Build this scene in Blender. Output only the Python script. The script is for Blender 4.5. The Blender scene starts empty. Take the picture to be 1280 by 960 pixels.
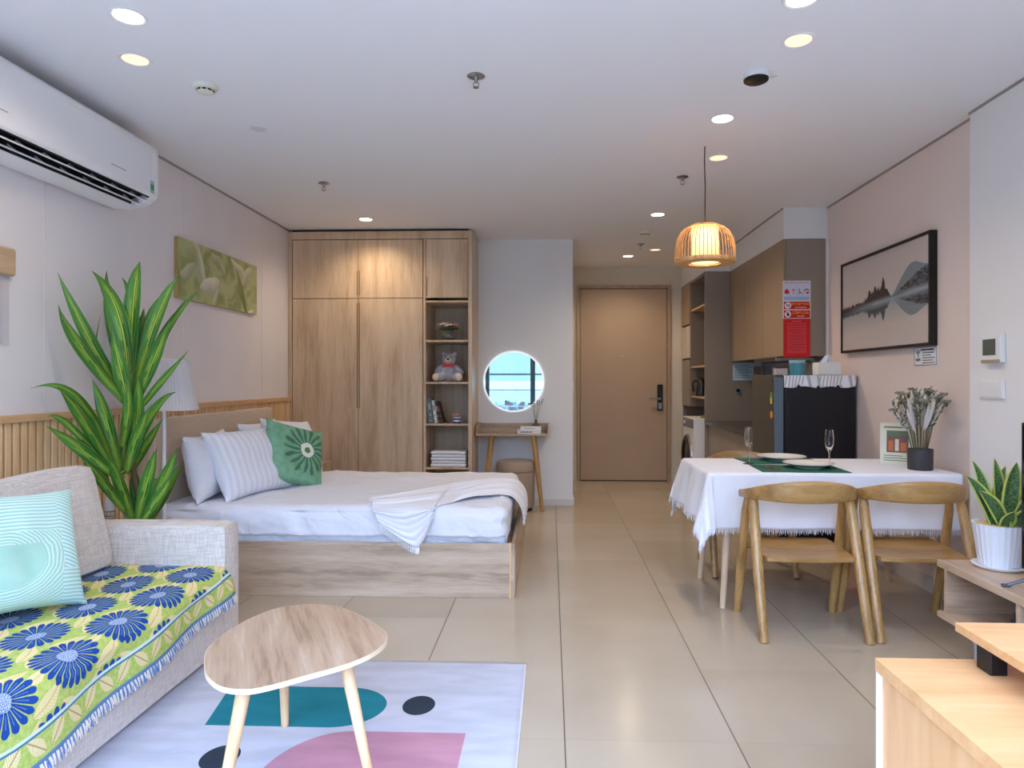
import bpy, bmesh, math, random
from mathutils import Vector, Matrix, Euler, noise
R=math.radians; PI=math.pi
sc=bpy.context.scene
COL=sc.collection
rnd=random.Random(7)

# ------------------------------------------------------------------ shader helpers
def lin(c):
    c=c/255.0
    return c/12.92 if c<=0.04045 else ((c+0.055)/1.055)**2.4
def rgb(r,g,b): return (lin(r),lin(g),lin(b),1.0)

class S:
    """a node socket with arithmetic"""
    def __init__(s,nt,sock): s.nt=nt; s.k=sock
    def m(s,op,*o):
        n=s.nt.nodes.new('ShaderNodeMath'); n.operation=op
        s.nt.links.new(s.k,n.inputs[0])
        for i,v in enumerate(o):
            if isinstance(v,S): s.nt.links.new(v.k,n.inputs[i+1])
            else: n.inputs[i+1].default_value=v
        return S(s.nt,n.outputs[0])
    def __add__(s,o): return s.m('ADD',o)
    __radd__=__add__
    def __sub__(s,o): return s.m('SUBTRACT',o)
    def __rsub__(s,o): return s.m('MULTIPLY',-1.0).m('ADD',o)
    def __mul__(s,o): return s.m('MULTIPLY',o)
    __rmul__=__mul__
    def __truediv__(s,o): return s.m('DIVIDE',o)
    def lt(s,o): return s.m('LESS_THAN',o)
    def gt(s,o): return s.m('GREATER_THAN',o)
    def floor(s): return s.m('FLOOR')
    def fract(s): return s.m('FRACT')
    def abs(s): return s.m('ABSOLUTE')
    def sin(s): return s.m('SINE')
    def cos(s): return s.m('COSINE')
    def sqrt(s): return s.m('SQRT')
    def atan2(s,o): return s.m('ARCTAN2',o)
    def max(s,o): return s.m('MAXIMUM',o)
    def min(s,o): return s.m('MINIMUM',o)
    def mod(s,o): return s.m('FLOORED_MODULO',o)
    def pow(s,o): return s.m('POWER',o)
    def smooth(s,a,b):
        n=s.nt.nodes.new('ShaderNodeMapRange'); n.interpolation_type='SMOOTHSTEP'
        s.nt.links.new(s.k,n.inputs[0]); n.inputs[1].default_value=a; n.inputs[2].default_value=b
        return S(s.nt,n.outputs[0])

MATS={}
def newmat(name):
    m=bpy.data.materials.new(name); m.use_nodes=True; nt=m.node_tree
    return m,nt,nt.nodes['Principled BSDF']
def comb(nt,x,y,z=0.0):
    n=nt.nodes.new('ShaderNodeCombineXYZ')
    for i,v in enumerate((x,y,z)):
        if isinstance(v,S): nt.links.new(v.k,n.inputs[i])
        else: n.inputs[i].default_value=v
    return n.outputs[0]
def coords(nt,kind='Object'):
    t=nt.nodes.new('ShaderNodeTexCoord'); sp=nt.nodes.new('ShaderNodeSeparateXYZ')
    nt.links.new(t.outputs[kind],sp.inputs[0])
    return S(nt,sp.outputs[0]),S(nt,sp.outputs[1]),S(nt,sp.outputs[2])
def worldpos(nt):
    t=nt.nodes.new('ShaderNodeNewGeometry'); sp=nt.nodes.new('ShaderNodeSeparateXYZ')
    nt.links.new(t.outputs['Position'],sp.inputs[0])
    return S(nt,sp.outputs[0]),S(nt,sp.outputs[1]),S(nt,sp.outputs[2])
def noi(nt,vec,scale=1.0,detail=2.0,rough=0.5):
    n=nt.nodes.new('ShaderNodeTexNoise'); n.inputs['Scale'].default_value=scale
    n.inputs['Detail'].default_value=detail; n.inputs['Roughness'].default_value=rough
    nt.links.new(vec,n.inputs['Vector']); return S(nt,n.outputs['Fac'])
def cmix(nt,f,a,b):
    n=nt.nodes.new('ShaderNodeMix'); n.data_type='RGBA'
    nt.links.new(f.k,n.inputs[0])
    for i,v in ((6,a),(7,b)):
        if isinstance(v,tuple): n.inputs[i].default_value=v
        else: nt.links.new(v.k if isinstance(v,S) else v,n.inputs[i])
    return S(nt,n.outputs[2])
def bump(nt,b,h,strength=0.3,dist=0.002):
    n=nt.nodes.new('ShaderNodeBump'); n.inputs['Strength'].default_value=strength; n.inputs['Distance'].default_value=dist
    nt.links.new(h.k,n.inputs['Height']); nt.links.new(n.outputs[0],b.inputs['Normal'])
def mat(name,c,rough=0.5,metal=0.0,spec=0.5,var=0.0,vs=8.0,emit=None,es=0.0,trans=0.0,ior=1.45,coat=0.0,bmp=0.0,bs=200.0,sheen=0.0,alpha=1.0):
    if name in MATS: return MATS[name]
    m,nt,b=newmat(name)
    b.inputs['Base Color'].default_value=rgb(*c); b.inputs['Roughness'].default_value=rough
    b.inputs['Metallic'].default_value=metal; b.inputs['Specular IOR Level'].default_value=spec
    b.inputs['IOR'].default_value=ior; b.inputs['Transmission Weight'].default_value=trans
    b.inputs['Coat Weight'].default_value=coat; b.inputs['Sheen Weight'].default_value=sheen
    b.inputs['Alpha'].default_value=alpha
    if emit: b.inputs['Emission Color'].default_value=rgb(*emit); b.inputs['Emission Strength'].default_value=es
    if var or bmp:
        x,y,z=coords(nt); v=comb(nt,x,y,z)
        if var:
            f=noi(nt,v,vs,3.0).smooth(0.3,0.7)
            lo=tuple(max(0,q*(1-var)) for q in c)
            nt.links.new(cmix(nt,f,rgb(*lo),rgb(*c)).k,b.inputs['Base Color'])
        if bmp: bump(nt,b,noi(nt,v,bs,2.0),bmp,0.003)
    MATS[name]=m; return m
def wood(name,dark,mid,light,axis='z',rough=0.45,scale=1.0,fine=1.0,coat=0.0):
    if name in MATS: return MATS[name]
    m,nt,b=newmat(name); x,y,z=coords(nt)
    k={'x':(0.9,9,9),'y':(9,0.9,9),'z':(9,9,0.9)}[axis]
    v=comb(nt,x*k[0]*scale,y*k[1]*scale,z*k[2]*scale)
    a=noi(nt,v,1.3,5.0,0.62); g=noi(nt,v,9.0*fine,3.0,0.6)
    f=(a*0.75+g*0.25)
    c1=cmix(nt,f.smooth(0.36,0.52),rgb(*dark),rgb(*mid)); c2=cmix(nt,f.smooth(0.48,0.66),c1,rgb(*light))
    nt.links.new(c2.k,b.inputs['Base Color']); b.inputs['Roughness'].default_value=rough
    b.inputs['Coat Weight'].default_value=coat
    bump(nt,b,g,0.08,0.001)
    MATS[name]=m; return m
def fabric(name,c,dark=0.88,fx=260.0,rough=0.9,stre=0.35,sheen=0.2):
    """woven cloth with slubs running two ways"""
    if name in MATS: return MATS[name]
    m,nt,b=newmat(name); x,y,z=coords(nt)
    a=noi(nt,comb(nt,x*fx*0.06,y*fx*0.06,z*fx),1.0,2.0); d=noi(nt,comb(nt,x*fx,y*fx,z*fx*0.06),1.0,2.0)
    f=((a+d)*0.5).smooth(0.38,0.62)
    nt.links.new(cmix(nt,f,rgb(*[q*dark for q in c]),rgb(*c)).k,b.inputs['Base Color'])
    b.inputs['Roughness'].default_value=rough; b.inputs['Sheen Weight'].default_value=sheen
    b.inputs['Specular IOR Level'].default_value=0.2
    bump(nt,b,a+d,stre,0.002)
    MATS[name]=m; return m

# ------------------------------------------------------------------ mesh helpers
class MB:
    def __init__(s): s.v=[]; s.f=[]; s.mi=[]; s.uv={}
    def add(s,vs,fs,mi=0,uvs=None):
        o=len(s.v); s.v+=[tuple(p) for p in vs]; s.f+=[tuple(i+o for i in f) for f in fs]; s.mi+=[mi]*len(fs)
        if uvs:
            for i,u in enumerate(uvs): s.uv[o+i]=u
        return s
    def box(s,x0,x1,y0,y1,z0,z1,mi=0,mtx=None):
        vs=[(x,y,z) for z in (z0,z1) for y in (y0,y1) for x in (x0,x1)]
        if mtx: vs=[mtx@Vector(p) for p in vs]
        return s.add(vs,[(0,2,3,1),(4,5,7,6),(0,1,5,4),(2,6,7,3),(0,4,6,2),(1,3,7,5)],mi)
    def cyl(s,p0,p1,r0,r1=None,n=16,mi=0,caps=True):
        r1=r0 if r1 is None else r1
        p0=Vector(p0);p1=Vector(p1);d=(p1-p0).normalized()
        a=d.orthogonal().normalized();b=d.cross(a)
        vs=[p0+(a*math.cos(2*PI*i/n)+b*math.sin(2*PI*i/n))*r0 for i in range(n)]+[p1+(a*math.cos(2*PI*i/n)+b*math.sin(2*PI*i/n))*r1 for i in range(n)]
        fs=[(i,(i+1)%n,n+(i+1)%n,n+i) for i in range(n)]
        if caps: fs+=[tuple(reversed(range(n))),tuple(range(n,2*n))]
        return s.add(vs,fs,mi)
    def tube(s,path,r,n=8,mi=0,flat=1.0,up=None):
        path=[Vector(p) for p in path]; N=len(path); vs=[]
        rr=r if isinstance(r,(list,tuple)) else [r]*N
        prev=None
        for i,p in enumerate(path):
            d=(path[min(i+1,N-1)]-path[max(i-1,0)]).normalized()
            if up is not None: a=d.cross(Vector(up)).normalized()
            elif prev is None: a=d.orthogonal().normalized()
            else: a=(prev-d*prev.dot(d)).normalized()
            prev=a; b=d.cross(a)
            vs+=[p+a*math.cos(2*PI*k/n)*rr[i]+b*math.sin(2*PI*k/n)*rr[i]*flat for k in range(n)]
        fs=[(i*n+k,i*n+(k+1)%n,(i+1)*n+(k+1)%n,(i+1)*n+k) for i in range(N-1) for k in range(n)]
        fs+=[tuple(reversed(range(n))),tuple((N-1)*n+k for k in range(n))]
        return s.add(vs,fs,mi)
    def lathe(s,prof,c=(0,0,0),n=32,mi=0,flute=0.0,nf=0):
        vs=[];c=Vector(c)
        for r,z in prof:
            for k in range(n):
                a=2*PI*k/n; q=r*(1+flute*math.cos(nf*a)) if nf else r
                vs.append(c+Vector((q*math.cos(a),q*math.sin(a),z)))
        fs=[(i*n+k,i*n+(k+1)%n,(i+1)*n+(k+1)%n,(i+1)*n+k) for i in range(len(prof)-1) for k in range(n)]
        return s.add(vs,fs,mi)
    def prism(s,poly,z0,z1,mi=0,mtx=None):
        n=len(poly); vs=[Vector((x,y,z0)) for x,y in poly]+[Vector((x,y,z1)) for x,y in poly]
        if mtx: vs=[mtx@p for p in vs]
        return s.add(vs,[tuple(reversed(range(n))),tuple(range(n,2*n))]+[(i,(i+1)%n,n+(i+1)%n,n+i) for i in range(n)],mi)
    def grid(s,fn,nu,nv,mi=0,closeu=False):
        vs=[];uv=[]
        for j in range(nv+1):
            for i in range(nu+1):
                u=i/nu;v=j/nv; vs.append(fn(u,v)); uv.append((u,v))
        w=nu+1
        return s.add(vs,[(j*w+i,j*w+i+1,(j+1)*w+i+1,(j+1)*w+i) for j in range(nv) for i in range(nu)],mi,uv)
    def ball(s,c,rx,ry=None,rz=None,n=16,mi=0,mtx=None):
        ry=rx if ry is None else ry; rz=rx if rz is None else rz; c=Vector(c); m=max(6,n//2)
        vs=[];
        for j in range(m+1):
            t=PI*j/m
            for k in range(n):
                a=2*PI*k/n; p=Vector((rx*math.sin(t)*math.cos(a),ry*math.sin(t)*math.sin(a),-rz*math.cos(t)))
                if mtx: p=mtx@p
                vs.append(c+p)
        return s.add(vs,[(j*n+k,j*n+(k+1)%n,(j+1)*n+(k+1)%n,(j+1)*n+k) for j in range(m) for k in range(n)],mi)
    def softbox(s,c,h,r,res=12,fn=None,mi=0,mn=3):
        """box of half sizes h with corner radius r, subdivided for cloth-like displacement"""
        c=Vector(c);h=Vector(h)
        for ax in range(3):
            for sg in (-1,1):
                a,b=[(1,2),(2,0),(0,1)][ax]
                na=max(3,int(res*h[a]),mn); nb=max(3,int(res*h[b]),mn)
                def P(u,v):
                    p=[0,0,0];p[ax]=sg*h[ax]
                    # cluster samples near the edge
                    def e(t,hh):
                        t=2*t-1; return hh*math.copysign(1-(1-abs(t))**1.35,t)
                    p[a]=e(u,h[a]);p[b]=e(v,h[b])*sg
                    p=Vector(p)
                    q=Vector([max(-(h[i]-r),min(h[i]-r,p[i])) for i in range(3)])
                    d=p-q
                    if d.length>1e-9: p=q+d.normalized()*r
                    if fn: p=fn(p,d.normalized() if d.length>1e-9 else d)
                    return c+p
                s.grid(P,na,nb,mi)
        return s
    def build(s,name,mt,parent=None,loc=(0,0,0),rot=(0,0,0),smooth=False,bevel=0.0,solid=0.0,seg=2,weld=False,sub=0,angle=40,local=False):
        """link as ONE mesh object; vertices are given relative to the parent's base (or in world space when there is none)"""
        me=bpy.data.meshes.new(name)
        off=Vector((0,0,0))
        me.from_pydata(s.v,[],s.f); me.validate(verbose=False)
        ms=mt if isinstance(mt,(list,tuple)) else [mt]
        for q in ms: me.materials.append(q)
        if len(me.polygons)==len(s.mi):
            for p,i in zip(me.polygons,s.mi): p.material_index=i
        if s.uv:
            ul=me.uv_layers.new(name='UVMap')
            for l in me.loops: ul.data[l.index].uv=s.uv.get(l.vertex_index,(0,0))
        if weld or smooth or sub or bevel or solid:
            bm=bmesh.new(); bm.from_mesh(me)
            if weld: bmesh.ops.remove_doubles(bm,verts=bm.verts,dist=0.0004)
            bmesh.ops.recalc_face_normals(bm,faces=bm.faces)
            bm.to_mesh(me); bm.free()
        if smooth:
            for p in me.polygons: p.use_smooth=True
            me.set_sharp_from_angle(angle=R(angle))
        me.update()
        o=bpy.data.objects.new(name,me); COL.objects.link(o)
        if parent: o.parent=parent
        o.location=loc; o.rotation_euler=rot
        if solid:
            md=o.modifiers.new('solid','SOLIDIFY'); md.thickness=solid; md.offset=0
        if bevel:
            md=o.modifiers.new('bevel','BEVEL'); md.width=bevel; md.segments=seg; md.limit_method='ANGLE'; md.angle_limit=R(35)
            md.harden_normals=False
        if sub:
            md=o.modifiers.new('sub','SUBSURF'); md.levels=sub; md.render_levels=sub
        return o

def thing(name,label,cat,loc=(0,0,0),rot=(0,0,0),group=None):
    o=bpy.data.objects.new(name,None); COL.objects.link(o); o.empty_display_size=0.1
    o.location=loc; o.rotation_euler=rot; o['label']=label; o['category']=cat
    if group: o['group']=group
    return o
def tag(o,label,cat,group=None,kind=None):
    o['label']=label; o['category']=cat
    if group: o['group']=group
    if kind: o['kind']=kind
    return o
def structure(name,mb,mt,label=None,**k):
    o=mb.build(name,mt,**k); o['kind']='structure'
    if label: o['label']=label
    return o
def dup(root,loc=None,rot=None,label=None,group=None):
    r=root.copy(); COL.objects.link(r)
    if loc is not None: r.location=loc
    if rot is not None: r.rotation_euler=rot
    if label: r['label']=label
    if group: r['group']=group
    for ch in list(root.children):
        c=ch.copy(); COL.objects.link(c); c.parent=r
        for g in list(ch.children):
            d=g.copy(); COL.objects.link(d); d.parent=c
    return r
def text(name,body,size,parent,loc,rot,mt,align='CENTER',sx=1.0):
    cu=bpy.data.curves.new(name,'FONT'); cu.body=body; cu.size=size; cu.align_x=align; cu.align_y='CENTER'; cu.extrude=0.0004
    t=bpy.data.objects.new(name+'_curve',cu); COL.objects.link(t)
    bpy.context.view_layer.update()
    me=bpy.data.meshes.new_from_object(t.evaluated_get(bpy.context.evaluated_depsgraph_get()))
    COL.objects.unlink(t); bpy.data.objects.remove(t)
    me.name=name; me.materials.clear(); me.materials.append(mt)
    o=bpy.data.objects.new(name,me); COL.objects.link(o); o.parent=parent; o.location=loc; o.rotation_euler=rot; o.scale=(sx,1,1)
    return o
def fbm(x,y,z=0.0): return noise.noise(Vector((x,y,z)))

# ------------------------------------------------------------------ camera
T=math.atan(0.0387); CAMH=1.26; F=856.0; CX=655.0; CY=475.0
cam=bpy.data.cameras.new('camera'); camo=bpy.data.objects.new('camera',cam); COL.objects.link(camo)
camo.location=(0,0,CAMH); camo.rotation_euler=(R(90),0,T)
cam.sensor_width=36.0; cam.lens=36.0*F/1280.0
cam.shift_x=-(CX-640)/1280.0; cam.shift_y=-(480-CY)/1280.0; cam.clip_start=0.05; cam.clip_end=4000
sc.camera=camo
def P(px,py,Y):
    """the point of the photo's ray that lies at depth Y in the room"""
    u=(px-CX)/F; v=-(py-CY)/F; c,s=math.cos(T),math.sin(T)
    d=(-s+u*c,c+u*s,v); t=Y/d[1]; return Vector((d[0]*t,Y,CAMH+d[2]*t))

# ------------------------------------------------------------------ materials
M_ceil=mat('ceiling_paint',(238,238,240),0.9,spec=0.2)
M_wl=mat('left_wall_paint',(230,224,224),0.85,spec=0.2,var=0.02,vs=2)
M_wr=mat('right_wall_paint',(232,217,211),0.85,spec=0.2)
M_ww=mat('white_wall_paint',(232,232,233),0.85,spec=0.2)
M_base=mat('baseboard_paint',(214,210,204),0.5)
M_white=mat('white_plastic',(232,232,234),0.35)
M_black=mat('black_plastic',(22,22,24),0.35)
M_dark=mat('dark_recess',(18,22,30),0.6)
M_metal=mat('brushed_steel',(175,175,178),0.28,metal=1.0)
M_greyline=mat('grey_print',(150,150,156),0.5)
M_oak=wood('light_oak_laminate',(184,155,124),(206,178,146),(218,192,162),'z',0.32,0.8)
M_oakx=wood('light_oak_laminate_across',(158,136,116),(188,166,142),(206,186,164),'x',0.4,1.0)
M_oakin=wood('oak_laminate_inside',(170,146,120),(190,166,140),(202,178,152),'z',0.5,1.0)
M_chair=wood('golden_ash_wood',(146,108,58),(172,132,76),(190,150,94),'x',0.35,1.6,coat=0.15)
M_chairz=wood('golden_ash_wood_upright',(150,112,62),(178,138,82),(196,156,100),'z',0.35,1.6,coat=0.15)
M_pine=wood('pale_pine',(206,170,122),(224,190,144),(234,204,162),'z',0.45,1.2)
M_honey=wood('honey_wood_laminate',(212,158,104),(226,174,120),(236,190,138),'x',0.4,0.8)
M_honeyz=wood('honey_wood_panel',(212,160,108),(226,176,124),(234,190,140),'z',0.45,0.8)
M_stand=wood('grey_oak_laminate',(164,138,114),(190,164,138),(206,182,158),'y',0.4,1.0)
M_grey=mat('taupe_cabinet',(150,136,124),0.42)
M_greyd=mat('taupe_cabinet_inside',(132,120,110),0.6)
M_door=mat('beige_door_laminate',(186,160,134),0.38,var=0.02,vs=3)
def linenmat():
    m,nt,b=newmat('white_bed_linen'); x,y,z=coords(nt)
    b.inputs['Base Color'].default_value=rgb(230,232,240); b.inputs['Roughness'].default_value=0.85; b.inputs['Specular IOR Level'].default_value=0.2
    n1=noi(nt,comb(nt,x*3.5,y*3.5,z*5),1.0,1.5,0.5); n2=noi(nt,comb(nt,x*5+n1*5,y*6-n1*4,z*7),1.0,1.5,0.5)
    bump(nt,b,n1*0.7+((n2-0.5).abs()*-1.2),0.55,0.030); return m
M_linen=linenmat()
M_towel=mat('white_terry',(234,234,238),0.95,spec=0.1,bmp=0.4,bs=300)
M_sofa=fabric('beige_sofa_linen',(226,214,204))
M_head=fabric('beige_headboard_fabric',(206,184,162),dark=0.94)
M_red=mat('red_print',(214,26,30),0.5)
M_redw=mat('pink_print',(232,120,118),0.5)
M_paper=mat('white_paper',(232,236,244),0.6)
M_blue=mat('blue_print',(96,120,176),0.6)
M_yel=mat('yellow_print',(255,214,40),0.6)
M_ink=mat('black_ink',(24,24,26),0.6)

# ------------------------------------------------------------------ room shell
CEIL=2.67; XL=-2.46; XR=2.26; YB=6.88; YD=8.58; XC=0.224; YW=-0.55
def tilemat():
    m,nt,b=newmat('floor_tile'); x,y,z=worldpos(nt)
    tx=(x-0.05)/0.597; ty=(y-3.006)/0.602
    gx=(tx-(tx+0.5).floor()).abs()*0.597; gy=(ty-(ty+0.5).floor()).abs()*0.602
    g=(gx.lt(0.0022)); g2=gy.lt(0.0014)
    cell=comb(nt,(tx).floor()*3.7,(ty).floor()*5.1,0.0)
    nv=noi(nt,cell,1.0,0.0); cloud=noi(nt,comb(nt,x,y,z),1.6,4.0)
    base=cmix(nt,(nv*0.5+cloud*0.5).smooth(0.3,0.7),rgb(184,168,145),rgb(195,181,160))
    c1=cmix(nt,g2*0.45,base,rgb(120,108,94)); c2=cmix(nt,g,c1,rgb(96,84,70))
    nt.links.new(c2.k,b.inputs['Base Color'])
    r=(g.max(g2))*0.4+0.2; nt.links.new(r.k,b.inputs['Roughness'])
    b.inputs['Specular IOR Level'].default_value=0.45
    return m
mb=MB().box(XL-0.2,XR+0.2,YW-0.1,YD+0.2,-0.12,0.0); structure('floor',mb,tilemat(),'beige polished floor tiles with thin dark joints')
mb=MB().box(XL-0.2,XR+0.2,YW-0.1,YD+0.2,CEIL,CEIL+0.12); structure('ceiling',mb,M_ceil,'plain white painted ceiling')
mb=MB().box(XL-0.2,XL,YW,YB,0,CEIL); structure('wall_left',mb,M_wl)
mb=MB().box(XL-0.2,XC,YB,YD,0,CEIL); structure('wall_back',mb,M_ww)
mb=MB().box(XR,XR+0.2,YW,YD+0.2,0,CEIL); structure('wall_right',mb,M_wr)
mb=MB().box(2.21,XR,YW,3.70,0,CEIL); structure('wall_right_pillar',mb,M_ww)
mb=MB().box(XC,0.328,YD,YD+0.15,0,CEIL).box(1.488,XR,YD,YD+0.15,0,CEIL).box(0.328,1.488,YD,YD+0.15,2.44,CEIL).box(0.30,1.50,YD+0.07,YD+0.17,0,2.5)  # last box: added backing that stops daylight leaking round the door
structure('wall_corridor_end',mb,mat('corridor_wall_paint',(222,212,196),0.85,spec=0.2))
# soffit over the kitchen
mb=MB().prism([(1.905,5.68),(XR,5.68),(XR,YD),(1.64,YD),(1.64,7.36),(1.905,7.36)],2.415,CEIL)
structure('wall_soffit',mb,M_ww,'white boxed soffit above the kitchen cabinets')
# baseboards
mb=MB().box(-0.72,XC,YB-0.012,YB,0,0.065).box(XC,XC+0.012,YB-0.012,YD,0,0.065); structure('baseboard_back',mb,M_base,bevel=0.002)
mb=MB().box(XR-0.014,XR,3.70,5.05,0,0.09).box(2.196,2.21,YW,3.70,0,0.09).box(2.196,XR,3.70,3.714,0,0.09); structure('baseboard_right',mb,M_base,bevel=0.002)
mb=MB().box(XL,XL+0.012,YW,3.9,0,0.07); structure('baseboard_left',mb,M_base,bevel=0.002)
# shadow gap strip along the ceiling, its shade put into the grey colour
mb=MB().box(XL,XL+0.008,YW,YB-0.5,CEIL-0.012,CEIL).box(2.202,2.21,YW,3.70,CEIL-0.012,CEIL).box(XR-0.008,XR,3.70,5.68,CEIL-0.012,CEIL)
structure('trim_1',mb,mat('painted_shadow_gap',(160,152,148),0.8))
mb=MB().box(1.897,1.905,5.68,7.36,CEIL-0.01,CEIL); structure('trim_2',mb,MATS['painted_shadow_gap'])
# narrow metal edge where kitchen panel meets wall
mb=MB().box(XR-0.02,XR-0.001,5.655,5.675,1.0,2.41); structure('trim_3',mb,M_white)
# vertical seams of the left wall covering
mb=MB()
for y in (3.24,4.5,5.75): mb.box(XL,XL+0.0012,y-0.0025,y+0.0025,1.1,CEIL)
structure('trim_4',mb,mat('seam_paint',(222,216,216),0.9))

# wainscot of narrow vertical battens
M_batten=wood('batten_wood',(212,170,122),(230,192,144),(240,206,162),'z',0.5,0.7)
wp=thing('batten_wainscot','slatted light wood wall panelling with flat cap rail behind sofa and bed','wall panelling',(XL,YW,0))
mb=MB().box(0,0.008,0,6.33-YW,0.0,1.07); mb.build('backing_board',wood('batten_gap_wood',(150,112,74),(162,122,84),(172,132,92),'z',0.6,0.7),wp)
mb=MB(); y=0.02
while y<6.33-YW-0.04:
    mb.box(0.008,0.022,y,y+0.034,0.0,1.07); y+=0.048
mb.build('battens',M_batten,wp,bevel=0.002,seg=1)
MB().box(0,0.034,0,6.33-YW,1.065,1.10).build('cap_rail',wood('batten_cap',(196,152,108),(210,168,124),(220,180,136),'y',0.45,0.7),wp,bevel=0.003)

# window wall behind the camera (seen in the round mirror)
M_alu=mat('grey_aluminium',(96,104,112),0.4,metal=0.6)
mb=MB().box(XL,XR,YW-0.1,YW,2.55,CEIL); structure('wall_front',mb,M_ww)
def glassmat():
    m=bpy.data.materials.new('window_glass'); m.use_nodes=True; nt=m.node_tree; nt.nodes.clear()
    o=nt.nodes.new('ShaderNodeOutputMaterial'); t=nt.nodes.new('ShaderNodeBsdfTransparent'); g=nt.nodes.new('ShaderNodeBsdfGlossy')
    t.inputs[0].default_value=(0.93,0.97,0.98,1); g.inputs['Roughness'].default_value=0.0
    mx=nt.nodes.new('ShaderNodeMixShader'); mx.inputs[0].default_value=0.07
    nt.links.new(t.outputs[0],mx.inputs[1]); nt.links.new(g.outputs[0],mx.inputs[2]); nt.links.new(mx.outputs[0],o.inputs[0])
    return m
M_glass=glassmat()
wf=structure('window_1',MB().box(XL,XR,YW-0.09,YW-0.01,0.0,0.05).box(XL,XR,YW-0.09,YW-0.01,2.5,2.56).box(XL,XL+0.06,YW-0.09,YW-0.01,0.05,2.5).box(2.15,2.21,YW-0.09,YW-0.01,0.05,2.5)
   .box(-1.36,-1.28,YW-0.09,YW-0.01,0.05,2.5).box(-0.42,-0.32,YW-0.09,YW-0.01,0.05,2.5).box(0.98,1.06,YW-0.09,YW-0.01,0.05,2.5),M_alu,'wide sliding glass door in grey aluminium frames',bevel=0.003)
for a,b in ((XL+0.06,-1.36),(-1.28,-0.42),(1.06,2.15)):
    MB().box(a,b,YW-0.055,YW-0.049,0.05,2.5).build('pane',M_glass,wf)
# balcony outside
structure('floor_balcony',MB().box(XL-0.2,XR+0.2,YW-1.5,YW-0.1,-0.14,-0.02),mat('balcony_bounce_tile',(226,224,220),0.6))  # unseen floor, made near white to bounce sky light onto the ceiling
rl=thing('balcony_railing','grey metal balcony railing with glass infill seen in the round mirror','railing',(0,-1.95,-0.02))
mb=MB().box(XL,XR,-0.025,0.025,1.39,1.43).box(XL,XR,-0.012,0.012,1.04,1.06)
mb.build('rail',M_alu,rl)
for x in (-2.4,0.75,2.2): MB().box(x-0.02,x+0.02,-0.02,0.02,0,1.39).build('post',M_alu,rl)
MB().box(XL,XR,-0.004,0.004,0.05,1.04).build('glass_infill',M_glass,rl)
# distant sea and shore town far below
def seamat():
    m,nt,b=newmat('sea_water'); x,y,z=worldpos(nt)
    f=noi(nt,comb(nt,x*0.004,y*0.012,0.0),1.0,4.0)
    nt.links.new(cmix(nt,f.smooth(0.3,0.7),rgb(24,56,62),rgb(40,70,76)).k,b.inputs['Base Color']); b.inputs['Roughness'].default_value=0.5
    return m
tag(MB().box(-30000,30000,-60000,-1760,-62.2,-62).build('sea',seamat()),'turquoise sea beyond the town, seen in the round mirror','sea',kind='stuff')
tag(MB().box(-1500,1500,-1760,-20,-64,-61.8).build('ground',mat('town_ground',(56,62,52),0.9,var=0.3,vs=0.05)),'pale town ground far below the balcony','ground',kind='stuff')
mb=MB()
for i in range(240):
    x=rnd.uniform(-260,140); y=-rnd.uniform(1150,1740); w=rnd.uniform(4,11); h=rnd.uniform(3,12)*(1.5 if rnd.random()<0.1 else 1)
    mb.box(x,x+w,y,y+w,-61.79,-61.79+h,rnd.randrange(3))
tag(mb.build('town_houses',[mat('town_white',(120,120,120),0.8),mat('town_grey',(70,76,80),0.8),mat('town_roof',(84,60,52),0.8)]),'small white and grey town houses by the shore, reflected in the mirror','houses',kind='stuff')

# entrance door
dr=structure('door_1',MB().box(0.372,1.445,YD-0.005,YD+0.04,0.012,2.395),M_door,'tall beige flush entrance door',bevel=0.002)
MB().box(0.328,0.366,YD-0.03,YD+0.06,0,2.44).box(1.45,1.488,YD-0.03,YD+0.06,0,2.44).box(0.366,1.45,YD-0.03,YD+0.06,2.40,2.44).build('door_frame',wood('door_frame_wood',(160,132,106),(176,148,120),(186,158,130),'z',0.4,0.7),dr,bevel=0.003)
MB().box(0.372,1.445,YD-0.002,YD+0.04,0.0,0.011).build('threshold',mat('dark_threshold',(60,40,32),0.5),dr)
lk=MB().box(1.325,1.392,YD-0.03,YD-0.005,0.88,1.205).build('door_lock',M_black,dr,bevel=0.008)
MB().box(1.333,1.384,YD-0.034,YD-0.029,0.955,0.975).box(1.338,1.378,YD-0.036,YD-0.029,0.90,0.95).build('lock_plate',M_metal,lk,bevel=0.002)
MB().cyl((1.355,YD-0.03,1.03),(1.355,YD-0.065,1.03),0.011).cyl((1.36,YD-0.062,1.03),(1.23,YD-0.062,1.03),0.010).build('door_handle',M_metal,dr,smooth=True)
MB().cyl((0.895,YD-0.004,1.56),(0.895,YD-0.012,1.56),0.014).build('peephole',M_metal,dr,smooth=True)
for z in (0.32,1.15,2.1): MB().cyl((0.369,YD-0.028,z-0.05),(0.369,YD-0.028,z+0.05),0.007).build('hinge',M_metal,dr,smooth=True)
o=tag(MB().box(0.225,0.232,6.93,7.01,1.13,1.25).build('light_switch',M_white,bevel=0.003),'white light switch at the corridor corner beside the entrance','switch')

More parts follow.
